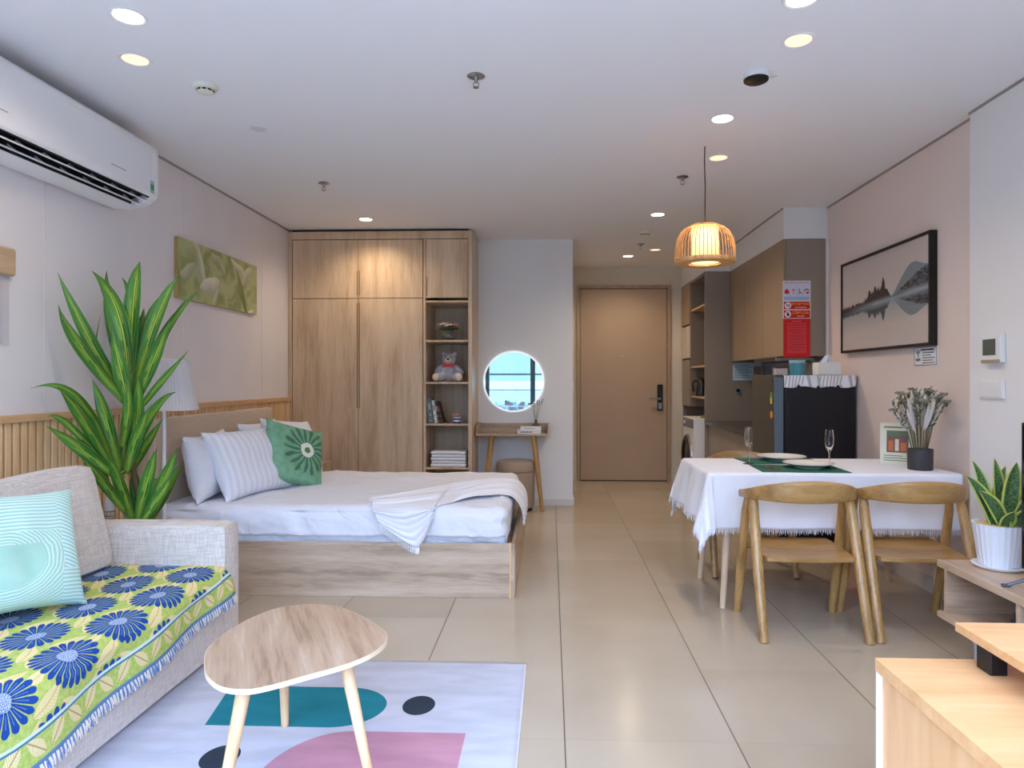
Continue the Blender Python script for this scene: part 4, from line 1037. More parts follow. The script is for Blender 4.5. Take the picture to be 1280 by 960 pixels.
# ---- fire extinguisher
t=thing('fire_extinguisher','red fire extinguisher on the floor beneath the dining table by the wall','fire extinguisher',(2.12,4.93,0))
MB().lathe([(0,0),(0.05,0.0),(0.055,0.01),(0.055,0.26),(0.045,0.30),(0.02,0.32),(0.02,0.34),(0,0.34)],n=28).build('cylinder',mat('extinguisher_red',(206,20,20),0.3),t,smooth=True)
MB().box(-0.015,0.015,-0.05,0.03,0.345,0.36).box(-0.012,0.012,-0.07,0.02,0.375,0.385).cyl((0,0,0.335),(0,0,0.375),0.012).build('valve_handle',M_black,t)
MB().tube([(0.02,0,0.35),(0.06,0,0.33),(0.07,0,0.25),(0.062,0,0.12)],0.008,8).build('hose',M_black,t,smooth=True)

# ================================================================== dining table
TX0,TX1,TY0,TY1,TZ=0.87,2.205,3.765,4.46,0.755
tb=thing('dining_table','dining table with pale splayed wooden legs hidden under the white cloth','dining table',((TX0+TX1)/2,(TY0+TY1)/2,0))
hx=(TX1-TX0)/2-0.005; hy=(TY1-TY0)/2-0.005
MB().box(-hx,hx,-hy,hy,TZ-0.03,TZ-0.004).build('table_top',M_pine,tb,bevel=0.006)
MB().box(-hx+0.1,hx-0.1,-hy+0.06,-hy+0.08,TZ-0.09,TZ-0.03).box(-hx+0.1,hx-0.1,hy-0.08,hy-0.06,TZ-0.09,TZ-0.03).build('apron',M_pine,tb)
M_pleg=wood('pinkish_pale_wood',(196,166,134),(214,188,158),(224,200,172),'z',0.45,1.2)
for sx_ in (-1,1):
    for sy_ in (-1,1):
        MB().cyl((sx_*(hx-0.13),sy_*(hy-0.10),TZ-0.03),(sx_*(hx-0.075),sy_*(hy-0.055),0.0),0.026,0.016,20).build('leg',M_pleg,tb,smooth=True)
# cloth
M_cloth=mat('white_tablecloth',(232,232,238),0.9,spec=0.15,sheen=0.2,bmp=0.5,bs=40)
def tcl(s_,t_):
    """s,t are cloth coordinates in metres"""
    px=min(max(s_,TX0),TX1-0.002); py=min(max(t_,TY0),TY1)
    ox,oy=s_-px,t_-py; d=math.hypot(ox,oy)
    if d<1e-6: return Vector((px,py,TZ+0.001*fbm(s_*9,t_*9,2)))
    n=Vector((ox/d,oy/d,0)); rr=0.012
    per=math.atan2(t_-4.1,s_-1.5)
    q=(s_ if abs(oy)>=abs(ox) else t_)
    flare=(0.015 if (oy<0 and ox==0) else 0.05)*d+ (0.14*d if ox<0 and abs(oy)<1e-6 else 0.0)+(0.20*d if (ox<0 and oy!=0) else 0)
    fold=(0.020*math.sin(q*16+2*fbm(q*2,0,3))+0.010*math.sin(q*37))*min(1,d/0.2)
    bend=min(d,rr*1.57); 
    if d<rr*1.57: out=rr*math.sin(d/rr); dz=rr*(1-math.cos(d/rr))
    else: out=rr; dz=rr+(d-rr*1.57)
    sl=flare/ max(d,1e-6); dz*=math.sqrt(max(0.2,1-min(0.9,sl)**2))
    p=Vector((px,py,TZ))+n*(out+flare+fold*(0.35 if (oy<0 and ox==0) else 0.8)+0.004)-Vector((0,0,dz))
    return p
DL=0.27; DN=0.305; DF=0.27
S0,S1=TX0-DL,TX1-0.002; T0_,T1_=TY0-DN,TY1+DF
def hang(u,v):
    s_=S0+(S1-S0)*u; t_=T0_+(T1_-T0_)*v
    return tcl(s_,t_)
tc=MB().grid(hang,150,120).build('tablecloth',M_cloth,smooth=True,solid=0.0025,angle=80)
tag(tc,'white fringed tablecloth draped over the dining table','tablecloth')
fr=MB()
def fringe(pts,dirs):
    for p,dv in zip(pts,dirs):
        w=0.0016; j=Vector((rnd.uniform(-1,1),rnd.uniform(-0.4,0.4),0))*0.004
        L_=rnd.uniform(0.018,0.036)
        fr.tube([p,p+Vector((0,0,-L_*0.5))+j*0.5,p+Vector((0,0,-L_))+j],[0.0017,0.0015,0.0011],4)
def run(f,n): fringe([f(k/n) for k in range(n+1)],[None]*(n+1))
run(lambda q:hang(q,0.0),260); run(lambda q:hang(0.0,q),170); run(lambda q:hang(q,1.0),120)
f_=fr.build('fringe',M_cloth,tc); f_['kind']='stuff'

# ---- chairs
def make_chair(label):
    t=thing('dining_chair',label,'chair',(0,0,0))
    # local: +y is forward (towards the table), seat centre at y=0
    for s_ in (-1,1):
        # rear leg slants forward as it rises, front leg slants back
        MB().tube([(s_*0.249,-0.235,0.0),(s_*0.247,-0.13,0.33),(s_*0.243,-0.045,0.60),(s_*0.236,-0.02,0.675)],[0.0165,0.021,0.020,0.016],14,flat=1.25,up=(1,0,0)).build('leg',M_chairz,t,smooth=True)
        MB().tube([(s_*0.255,0.225,0.0),(s_*0.252,0.145,0.30),(s_*0.248,0.08,0.58),(s_*0.240,0.06,0.665)],[0.0155,0.020,0.018,0.015],14,flat=1.25,up=(1,0,0)).build('leg',M_chairz,t,smooth=True)
        for y_,z_ in ((-0.228,0.0),(0.222,0.0)): MB().cyl((s_*(0.249 if y_<0 else 0.255),y_-0.006*(1 if y_<0 else -1),0.0),(s_*(0.249 if y_<0 else 0.255),y_-0.004*(1 if y_<0 else -1),0.006),0.0175).build('foot_glide',M_black,t)
    # seat: shaped, slightly dished, thickness 28 mm
    def seat(u,v,top):
        b=2*v-1; w=0.232-0.012*(1-v); a=2*u-1
        # rounded rectangular outline
        y=0.03+b*0.205*(1-0.10*abs(a)**3*(1 if b<0 else 0.4)); x=a*w*(1-0.05*abs(b)**4)
        dish=-0.016*(1-a*a)*(1-b*b)+0.006*b
        e=max(abs(a),abs(b))**10
        return Vector((x,y,0.400+dish-(0.004*e if top else -0.004*e)-(0 if top else 0.026)))
    n=22; mb=MB().grid(lambda u,v:seat(u,v,True),n,n); mb.grid(lambda u,v:seat(u,v,False),n,n)
    for k,f in enumerate((lambda q:(q,0),lambda q:(q,1),lambda q:(0,q),lambda q:(1,q))):
        mb.grid(lambda u,v,f=f:seat(*f(u),True).lerp(seat(*f(u),False),v),n,1)
    mb.build('seat',M_chair,t,smooth=True,weld=True,angle=50)
    MB().cyl((-0.245,-0.085,0.372),(0.245,-0.085,0.372),0.011).cyl((-0.25,0.15,0.372),(0.25,0.15,0.372),0.011).build('seat_rail',M_chair,t,smooth=True)
    # curved back band
    path=[]
    N=40
    for i in range(N+1):
        a=PI*(i/N); 
        path.append((0.272*math.cos(a) if True else 0, -0.275*abs(math.sin(a))**0.72+0.085, math.sin(a)))
    vs=[];nv=10
    mb=MB(); ring=[]
    for i,(x,y,q) in enumerate(path):
        j0=path[max(i-1,0)];j1=path[min(i+1,N)]
        tx,ty=j1[0]-j0[0],j1[1]-j0[1]; l_=math.hypot(tx,ty) or 1; nx,ny=-ty/l_,tx/l_   # outward or inward normal
        hh=0.020+0.036*q**1.4          # half height of the band
        zc=0.668+0.046*q**0.8
        th=0.011+0.002*(1-q)
        lean=0.10*q
        for k in range(12):
            b=2*PI*k/12; sx=math.copysign(abs(math.cos(b))**0.6,math.cos(b)); sy=math.copysign(abs(math.sin(b))**0.5,math.sin(b))
            ox=th*sx; oz=hh*sy
            vs.append((x+nx*(ox), y+ny*(ox)-lean*oz, zc+oz))
    m_=12
    fs=[(i*m_+k,i*m_+(k+1)%m_,(i+1)*m_+(k+1)%m_,(i+1)*m_+k) for i in range(N) for k in range(m_)]
    fs+=[tuple(range(m_)),tuple(N*m_+k for k in range(m_))]
    mb.add(vs,fs); mb.build('backrest',M_chair,t,smooth=True,angle=60)
    return t
c0=make_chair('golden wooden dining chair at the near left of the table, back to camera')
c0.location=(1.272,3.555,0)
c1=dup(c0,(1.830,3.575,0),(0,0,0),'golden wooden dining chair at the near right, closest to the wall')
c2=dup(c0,(1.30,4.62,0),(0,0,PI),'golden wooden dining chair on the far side of the table by the fridge')
for c in (c0,c1,c2): c['group']='wooden dining chairs around the table'

# ---- table setting
M_glassw=mat('wine_glass',(250,250,252),0.02,trans=1.0,ior=1.3,spec=0.5)
def flute(label,x,y):
    t=thing('champagne_flute',label,'glass',(x,y,TZ+0.0025))
    MB().lathe([(0,0.0),(0.031,0.0),(0.032,0.002),(0.02,0.005),(0.006,0.010),(0.004,0.02),(0.004,0.085),(0.006,0.095),(0.014,0.108),(0.022,0.13),(0.025,0.16),(0.022,0.215),(0.0205,0.22),(0.0190,0.215),(0.0232,0.16),(0.020,0.132),(0.012,0.112),(0,0.104)],n=32).build('glass',M_glassw,t,smooth=True)
    return t
def placemat(label,x,y,ang):
    t=thing('placemat',label,'placemat',(x,y,TZ+0.002),(0,0,ang))
    MB().box(-0.235,0.235,-0.155,0.155,0,0.003).build('mat',mat('dark_green_mat',(28,98,80),0.7,bmp=0.4,bs=300),t)
placemat('dark green placemat beneath the far white plate',1.42,4.30,R(4)); placemat('dark green placemat beneath the near white plate',1.40,3.93,R(-3))
M_plate=mat('cream_ceramic',(236,230,220),0.2)
def plate(label,x,y,r=0.15):
    t=thing('plate',label,'plate',(x,y,TZ+0.0055))
    MB().lathe([(0,0.004),(r*0.55,0.004),(r*0.62,0.006),(r*0.85,0.018),(r,0.026),(r*1.0,0.029),(r*0.97,0.029),(r*0.84,0.022),(r*0.62,0.011),(r*0.5,0.008),(0,0.008)],n=48).build('dish',M_plate,t,smooth=True)
    MB().lathe([(r*0.5,0.0),(r*0.52,0.0),(r*0.52,0.006),(r*0.5,0.006)],n=40).build('foot_ring',M_plate,t,smooth=True)
plate('cream dinner plate on the far placemat',1.44,4.33,0.145); plate('cream dinner plate on the near placemat',1.475,3.98,0.14)
flute('clear champagne flute at the left end of the table',1.185,4.15); flute('clear champagne flute beside the near plate in front of the fridge',1.585,3.96)
M_rose=mat('rose_gold',(214,150,120),0.25,metal=0.9)
for x_,y_,l_ in ((1.235,3.90,'fork'),(1.262,3.90,'knife')):
    t=thing('table_'+l_,'small copper toned '+l_+' on the near placemat beside the plate',l_,(x_,y_,TZ+0.006))
    mb=MB().tube([(0,-0.08,0.002),(0,0.0,0.004),(0,0.03,0.003)],0.0028,6)
    if l_=='fork':
        for q in (-1,0,1): mb.tube([(0,0.03,0.003),(q*0.007,0.045,0.003),(q*0.007,0.085,0.005)],0.0016,5)
    else: mb.box(-0.006,0.006,0.03,0.095,0.002,0.004)
    mb.build('handle',M_rose,t,smooth=True)
# vase with dried flowers
vs_=thing('dried_flower_vase','dark grey cylinder vase of white and green dried flowers on the table','vase',(2.075,3.93,TZ+0.0025))
MB().lathe([(0,0),(0.061,0.0),(0.064,0.004),(0.066,0.115),(0.062,0.117),(0.058,0.11),(0.056,0.01),(0,0.008)],n=40).build('vase_body',mat('charcoal_ceramic',(62,62,66),0.5),vs_,smooth=True)
ms=MB(); mw=MB(); mg=MB(); mp=MB()
for k in range(60):
    a=k*2.399; sp=0.14*math.sqrt((k+0.5)/60); hgt=0.28+0.10*rnd.random()-0.35*sp
    ex,ey=sp*math.cos(a)*1.15,sp*math.sin(a)*0.9
    if 2.075+ex>2.20: ex=0.11
    p0=Vector((ex*0.25,ey*0.25,0.09)); p2=Vector((ex,ey,0.09+hgt)); p1=(p0+p2)/2+Vector((ex*-0.12,ey*-0.12,0.02))
    ms.tube([p0,p1,p2],0.0016,5)
    kind=k%3
    if kind==0:   # white brush spike
        d=(p2-p1).normalized()
        mw.tube([p1-d*0.03,p1+(p2-p1)*0.3,p1+(p2-p1)*0.75,p2],[0.004,0.011,0.010,0.003],7)
    elif kind==1: # seed umbel
        for q in range(13):
            b=q*2.4; r_=0.026*math.sqrt((q+0.5)/13); e=p2+Vector((r_*math.cos(b),r_*math.sin(b),0.012*rnd.random()))
            ms.tube([p2-Vector((0,0,0.025)),e],0.0009,4); ms.ball(e,0.0062,n=7,mi=1)
    else:         # narrow leaves
        for q in range(9):
            c=p1.lerp(p2,q/8); b=q*2.4; dv=Vector((math.cos(b),math.sin(b),0.8)).normalized(); 
            m=dv.to_track_quat('Z','Y').to_matrix(); mp.ball(c+dv*0.014,0.006,0.002,0.017,n=6,mtx=m)
ms.build('dried_stems',[mat('dry_stem',(112,110,84),0.8),mat('dried_grey_green',(140,140,122),0.9)],vs_); mw.build('white_spikes',mat('dried_white',(214,206,200),0.9,bmp=0.6,bs=200),vs_,smooth=True)
mp.build('leaves',mat('dried_leaf',(118,126,108),0.8),vs_,smooth=True)
# photo card
t=thing('menu_card','upright cream menu card with a photo of drinks behind the dried flower vase','menu card',(1.985,4.21,TZ+0.0025),(R(-4),0,R(-33)))
MB().box(0,0.185,0,0.006,0,0.245).build('card',mat('cream_card',(222,220,204),0.6),t)
mb=MB().box(0.035,0.15,-0.0008,0,0.07,0.20,0).box(0.045,0.07,-0.0014,-0.0008,0.08,0.14,1).box(0.08,0.10,-0.0014,-0.0008,0.08,0.15,2).box(0.11,0.14,-0.0014,-0.0008,0.08,0.13,1).box(0.035,0.15,-0.0013,-0.0008,0.17,0.20,3)
mb.build('photo',[mat('photo_brown',(120,92,84),0.5),mat('photo_orange',(206,110,60),0.5),mat('photo_cream',(230,214,196),0.5),mat('photo_green',(96,120,92),0.5)],t)
mb=MB()
for k in range(3): mb.box(0.02,0.16-0.02*k,-0.0008,0,0.02+k*0.014,0.025+k*0.014)
mb.box(0.02,0.165,-0.0008,0,0.215,0.225); mb.build('print_lines',mat('print_sage',(120,140,110),0.6),t)

# ================================================================== TV stand, TV, snake plant
SZ=0.45
ts=thing('tv_stand','low grey oak television stand with open compartment along the right wall','tv stand',(1.745,3.165,0))
SW=2.195-1.745
MB().box(0,SW,-1.60,0,SZ-0.03,SZ).build('top_board',M_stand,ts,bevel=0.002)
MB().box(0.0,SW,-1.60,0,0.195,0.22).build('lower_shelf',M_stand,ts,bevel=0.002)
M_standz=wood('grey_oak_upright',(164,138,114),(190,164,138),(206,182,158),'x',0.4,1.0)
MB().box(0.02,SW,-0.04,-0.02,0.22,SZ-0.03).build('end_panel',M_standz,ts,bevel=0.001,seg=1)
MB().box(0.003,SW,-0.54,-0.52,0.22,SZ-0.03).build('divider',M_standz,ts,bevel=0.001,seg=1)
MB().box(SW-0.012,SW,-1.58,-0.04,0.22,SZ-0.03).build('back_panel',M_stand,ts)
MB().box(0.0,SW,-1.60,-1.58,0.22,SZ-0.03).build('end_panel',M_standz,ts)
for a in ((0.10,-0.12),(0.40,-0.12),(0.10,-1.48),(0.40,-1.48)): g=MB().cyl((a[0],a[1],0.195),(a[0],a[1],0.012),0.018,0.016).build('leg',M_metal,ts,smooth=True); MB().cyl((a[0],a[1],0.012),(a[0],a[1],0.0),0.024).build('foot',M_black,g)
# speaker/dark vase on lower shelf
t=thing('dark_vase','dark blue grey glazed jug on the lower shelf of the television stand','jug',(1.965,2.86,0.222))
MB().lathe([(0,0),(0.055,0.0),(0.075,0.02),(0.082,0.045),(0.07,0.075),(0.045,0.095),(0.034,0.115),(0.036,0.14),(0.032,0.14),(0,0.12)],n=36).build('jug_body',mat('slate_glaze',(52,54,66),0.3),t,smooth=True)
# TV
tv=thing('television','large black flat television seen edge on at the right side','television',(1.885,2.30,SZ))
MB().box(0.0,0.03,-0.52,0.52,0.055,0.64).build('screen_housing',M_black,tv,bevel=0.004)
MB().box(-0.002,0.0,-0.51,0.51,0.065,0.63).build('screen',mat('tv_screen',(14,18,28),0.08),tv)
MB().box(0.03,0.07,-0.35,0.35,0.10,0.40).build('rear_box',M_black,tv,bevel=0.01)
for s_ in (-1,1): MB().tube([(0.015,s_*0.42,0.06),(-0.10,s_*0.45,0.007)],0.007,8).tube([(0.015,s_*0.42,0.06),(0.12,s_*0.45,0.007)],0.007,8).tube([(-0.12,s_*0.45,0.007),(-0.09,s_*0.45,0.007)],0.007,8).build('foot',mat('tv_foot_grey',(86,90,100),0.35),tv,smooth=True)

# snake plant
def leafmat(name,edge,mid,cross):
    m,nt,b=newmat(name); u,v=uvc(nt)
    c=(u-0.5).abs(); n=noi(nt,comb(nt,u*5,v*30,0.0),1.0,3.0)
    col=cmix(nt,n.smooth(0.45,0.55),rgb(*mid),rgb(*cross)); col=cmix(nt,c.smooth(0.33,0.40),col,rgb(*edge))
    nt.links.new(col.k,b.inputs['Base Color']); b.inputs['Roughness'].default_value=0.4; return m
sp_=thing('snake_plant','snake plant in a ribbed white pot standing on the television stand','potted plant',(1.935,3.035,SZ))
MB().lathe([(0,0),(0.085,0.0),(0.098,0.008),(0.103,0.016),(0.098,0.018),(0.082,0.010),(0,0.008)],n=48).build('saucer',M_white,sp_,smooth=True)
MB().lathe([(0,0.012),(0.072,0.012),(0.076,0.02),(0.098,0.185),(0.102,0.192),(0.096,0.192),(0.088,0.175),(0,0.17)],n=120,flute=0.018,nf=26).build('pot',mat('white_ceramic_pot',(232,236,244),0.3),sp_,smooth=True)
mb=MB()
for k in range(42):
    a=k*2.4; r_=0.078*math.sqrt((k+0.5)/42); mb.ball((r_*math.cos(a),r_*math.sin(a),0.182),0.015,0.012,0.009,n=8,mtx=Matrix.Rotation(a,3,'Z'))
mb.build('pebbles',mat('tan_pebbles',(212,180,132),0.8),sp_,smooth=True)
def leafgrid(root,ctrl,tip,w,face,cup=0.25,n=16,prof=None,twist=0):
    root,ctrl,tip=Vector(root),Vector(ctrl),Vector(tip); face=Vector(face).normalized()
    def f(u,v):
        p=root*(1-v)**2+ctrl*2*v*(1-v)+tip*v*v
        d=((ctrl-root)*(1-v)+(tip-ctrl)*v).normalized()
        s_=d.cross(face)
        if s_.length<1e-3: s_=Vector((1,0,0))
        s_.normalize()
        if twist: s_=Matrix.Rotation(twist*v,3,d)@s_
        nn=s_.cross(d).normalized()
        q=prof(v) if prof else math.sin(PI*min(1,(v*0.86+0.14)))**0.8
        a=2*u-1
        return p+s_*a*w*q+nn*(abs(a)**1.5)*w*q*cup
    return f
M_snake=leafmat('snake_leaf',(190,196,96),(58,92,48),(96,130,78))
mb=MB(); spr=lambda v:(0.55+0.55*math.sin(PI*min(1,v*0.9+0.05)))*(1-v**5)**0.8*0.98+0.01*(1-v)
LV=[((-0.03,-0.02),(-0.155,-0.03,0.40),0.030),((-0.02,0.02),(-0.10,0.02,0.46),0.024),((0.0,-0.03),(-0.12,-0.06,0.34),0.032),((0.02,0.02),(0.0,0.03,0.47),0.026),((0.02,-0.02),(0.055,-0.03,0.46),0.040),
    ((0.04,0.0),(0.12,0.0,0.42),0.030),((0.045,-0.035),(0.12,-0.08,0.35),0.034),((0.0,0.045),(0.08,0.08,0.43),0.026),((0.03,-0.05),(0.09,-0.10,0.27),0.036),((-0.01,-0.045),(0.0,-0.10,0.26),0.03)]
for (rx,ry),(tx,ty,tz_),w in LV:
    mb.grid(leafgrid((rx,ry,0.175),(rx+(tx-rx)*0.25,ry+(ty-ry)*0.25,0.175+(tz_-0.175)*0.6),(tx,ty,tz_),w,(rx*2+0.1*0,-1,0.25),0.35,prof=spr),6,16)
mb.build('leaves',M_snake,sp_,smooth=True,solid=0.003,angle=80)

# ================================================================== desk with riser
DZ=0.742
dk=thing('desk','honey wood desk unit with closed side panel at the lower right corner','desk',(0.605,1.303,0))
MB().box(0.0,1.3,-1.25,0.0,DZ-0.024,DZ).build('desk_top',M_honey,dk,bevel=0.0015)
MB().box(0.012,0.030,-0.48,-0.004,0.0,DZ-0.024).build('side_panel',M_honeyz,dk,bevel=0.001,seg=1)
MB().box(0.016,0.030,-1.22,-0.484,0.0,DZ-0.028).build('side_panel',M_honeyz,dk,bevel=0.001,seg=1)
MB().box(0.003,1.28,-0.004,0.002,0.0,DZ-0.026).build('back_panel',mat('white_board',(236,238,244),0.4),dk)
MB().box(1.27,1.288,-1.22,-0.004,0,DZ-0.024).build('side_panel',M_honeyz,dk)
rs=thing('desk_riser','honey wood riser shelf on black feet standing on the desk','riser shelf',(0.762,1.322,DZ))
MB().box(0.0,1.05,-0.85,0.0,0.045,0.0615).build('shelf_board',M_honey,rs,bevel=0.0015)
for x_,y_ in ((0.006,-0.075),(0.95,-0.075),(0.006,-0.78),(0.95,-0.78)):
    MB().box(x_,x_+0.03,y_-0.02,y_+0.02,0.0005,0.0445).build('foot',M_black,rs,bevel=0.002)
SKY_UP=16.5; SKY_H=1.45; EXPO=0.47

# ================================================================== sofa
sf=thing('sofa','beige linen sofa with wide arm, in the left foreground','sofa',(XL+0.06,0.9,0))
SX=-1.50-(XL+0.06); SY=3.27-0.9   # depth, length
AY0=3.11-0.9
def nf(p,d): return p+d*0.003*fbm(p.x*5,p.y*5,p.z*5)
MB().softbox((SX/2,(AY0)/2,0.17),(SX/2,AY0/2-0.001,0.145),0.02,14,nf).build('base',M_sofa,sf,smooth=True,weld=True)
MB().softbox((SX/2,(AY0+SY)/2,0.305),(SX/2,(SY-AY0)/2+0.0,0.285),0.035,26,nf).build('arm',M_sofa,sf,smooth=True,weld=True)
MB().softbox((0.09,AY0/2,0.42),(0.085,AY0/2-0.002,0.33),0.03,14,nf).build('back_frame',M_sofa,sf,smooth=True,weld=True)
MB().softbox((SX/2+0.08,AY0/2,0.345),(SX/2-0.088,AY0/2-0.006,0.045),0.03,16,nf).build('seat_cushion',M_sofa,sf,smooth=True,weld=True)
for k,(y0,y1) in enumerate(((AY0-0.86,AY0-0.015),(AY0-1.72,AY0-0.87))):
    def bf(p,d): return p+d*(0.004*fbm(p.x*4,p.y*4,p.z*4))+Vector((0,0,0.01*fbm(p.y*3,0,k)))
    o=MB().softbox((0,0,0),(0.10,(y1-y0)/2,0.245),0.05,22,bf).build('back_cushion',M_sofa,sf,loc=(0.255,(y0+y1)/2,0.625),rot=(0,R(-13),0),smooth=True,weld=True)
for a in ((0.06,0.06),(SX-0.06,0.06),(0.06,SY-0.08),(SX-0.06,SY-0.08)): MB().cyl((a[0],a[1],0),(a[0],a[1],0.04),0.02).build('foot',M_black,sf)

# blanket over the seat: v runs from sofa back to front and over the edge, u along the sofa
BY1=3.105; BX0=-2.14; SEATZ=0.394; FX=-1.497
def sofacloth():
    m,nt,b=newmat('floral_throw'); u,v=uvc(nt)     # u metres along sofa, v metres from back to front
    nz=noi(nt,comb(nt,u*9,v*9,0.0),1.0,2.0)-0.5
    green=cmix(nt,noi(nt,comb(nt,u*60,v*60,0.0),1.0,2.0).smooth(0.3,0.7),rgb(172,188,92),rgb(192,206,114))
    LU,LV=0.29,0.20
    def layer(col,offu,offv,kind):
        row=((v+offv)/LV).floor(); fv=(((v+offv)/LV).fract()-0.5)*LV
        sh=row.mod(2.0)*0.5
        fu=(((u+offu)/LU+sh).fract()-0.5)*LU
        if kind=='flower':
            x=fu+nz*0.006; y=fv*1.12; r=(x*x*0.72+y*y).sqrt(); a=y.atan2(x*0.85)
            petal=(a*11.0).cos().abs()
            lim=(petal.pow(0.5))*0.030+0.078+nz*0.014
            gap=petal.gt(0.26)
            m1=r.lt(lim)*gap*r.gt(0.022); col=cmix(nt,m1,col,rgb(36,76,150))
            line=(petal.gt(0.975))*r.gt(0.04)*r.lt(0.08); col=cmix(nt,line*0.6,col,rgb(120,150,196))
            cen=r.lt(0.031); sp=noi(nt,comb(nt,u*420,v*420,0.0),1.0,1.0).gt(0.5)
            col=cmix(nt,cen,col,cmix(nt,sp,rgb(60,96,160),rgb(206,216,228)))
        else:
            for (cx,cy,ang,L_,W_) in kind:
                ca,sa=math.cos(ang),math.sin(ang); dx=fu-cx; dy=fv-cy
                p=(dx*ca+dy*sa)/L_; q=(dy*ca-dx*sa)/W_
                q=q+p*p*0.5-0.2
                w_=(1.0-p*p).max(0.0)*(1.0+p*0.35)
                inn=q.abs().lt(w_)*p.abs().lt(1.0)
                vein=(q.abs().lt(0.09)).max(((p*7.0+q.abs()*2.0).fract()).lt(0.14))
                col=cmix(nt,inn,col,cmix(nt,vein*0.75,rgb(232,216,158),rgb(206,178,104)))
        return col
    col=layer(green,LU*0.5,0.0,[(0.0,0.07,0.35,0.075,0.024),(0.04,-0.06,-0.45,0.07,0.022),(-0.07,-0.07,0.7,0.045,0.016),(0.0,0.0,0.1,0.05,0.016)])
    col=layer(col,0.0,0.0,'flower')
    # border beyond the stripe
    vb=0.628
    bcol=green
    for L0,off in ((0.085,0.0),):
        fu=((u/L0).fract()-0.5)*L0; alt=((u/L0).floor().mod(2.0)-0.5)*2.0
        ang=0.75; dx=fu*math.cos(ang)+(v-vb-0.040)*alt*math.sin(ang); dy=(v-vb-0.040)*alt*math.cos(ang)-fu*math.sin(ang)
        p=dx/0.045; q=dy/0.022; w_=(1.0-p*p).max(0.0)*(1.0-p*0.3)
        vein=(q.abs().lt(0.10)).max(((p*5.0+q.abs()*2.0).fract()).lt(0.16))
        bcol=cmix(nt,q.abs().lt(w_)*p.abs().lt(1.0),bcol,cmix(nt,vein*0.7,rgb(236,220,164),rgb(150,120,70)))
    col=cmix(nt,v.gt(vb),col,bcol)
    col=cmix(nt,((v-vb).abs().lt(0.0042)),col,rgb(206,228,226)); col=cmix(nt,((v-vb-0.009).abs().lt(0.003)),col,rgb(74,120,160))
    col=cmix(nt,v.gt(vb+0.082),col,rgb(104,140,176))
    nt.links.new(col.k,b.inputs['Base Color']); b.inputs['Roughness'].default_value=0.95; b.inputs['Specular IOR Level'].default_value=0.1
    wv=((u*500.0).sin()+(v*500.0).sin()); bump(nt,b,wv,0.15,0.001)
    return m
UL=2.05
def VLU(u_): return 0.765+0.085*min(u_,1.3)
def bl(u_,v_,off=0.0):
    """u_ metres from the arm towards the camera, v_ metres from back to front"""
    y=BY1-u_
    flat=(-BX0+FX)-0.03+0.0          # lies flat this long
    wr=0.004*fbm(u_*4,v_*5,3)+0.003*fbm(u_*10,v_*9,6)
    if v_<flat: return Vector((BX0+v_,y,SEATZ+0.004+max(-0.002,wr)))
    q=v_-flat; rr=0.045
    if q<rr*1.4: a=q/rr; return Vector((BX0+flat+rr*math.sin(a),y,SEATZ+0.004-rr*(1-math.cos(a))+wr*0.5))
    a=1.4; px=BX0+flat+rr*math.sin(a); pz=SEATZ+0.004-rr*(1-math.cos(a)); w=q-rr*1.4
    wav=0.012*math.sin(u_*11+1.0)*min(1,w/0.06)
    # the end nearest the arm rises over the corner
    return Vector((px+0.004+w*0.10+wav+0.004,y+0.03*w,pz-w*0.99))
nu,nv=200,80
mb=MB(); vs=[];uv=[]
for j in range(nv+1):
    for i in range(nu+1):
        # the cloth lies slightly askew so that its border runs forward near the camera
        uu=UL*i/nu; vl=VLU(uu); vv=vl*j/nv
        vs.append(bl(uu,vv)); uv.append((uu,vv-(vl-0.725)))
w=nu+1
mb.add(vs,[(j*w+i,j*w+i+1,(j+1)*w+i+1,(j+1)*w+i) for j in range(nv) for i in range(nu)],0,uv)
sb=mb.build('sofa_blanket',sofacloth(),smooth=True,solid=0.005,angle=80)
tag(sb,'green woven blanket with big blue daisies covering the sofa seat','blanket')
M_frg=[mat('fringe_cream',(226,214,196),0.95),mat('fringe_blue',(96,128,180),0.95)]
fr=MB()
for k in range(620):
    uu=UL*k/620; p=bl(uu,VLU(uu))
    j=Vector((rnd.uniform(0,0.010),rnd.uniform(-0.006,0.006),0)); L_=rnd.uniform(0.024,0.036)
    fr.tube([p+Vector((0,0,0.004)),p+Vector((0.004,0,-L_*0.5))+j*0.5,p+Vector((0.003,0,-L_))+j],[0.0022,0.0024,0.0016],4,mi=0 if (k%5)<3 else 1)
f_=fr.build('fringe',M_frg,sb); f_['kind']='stuff'

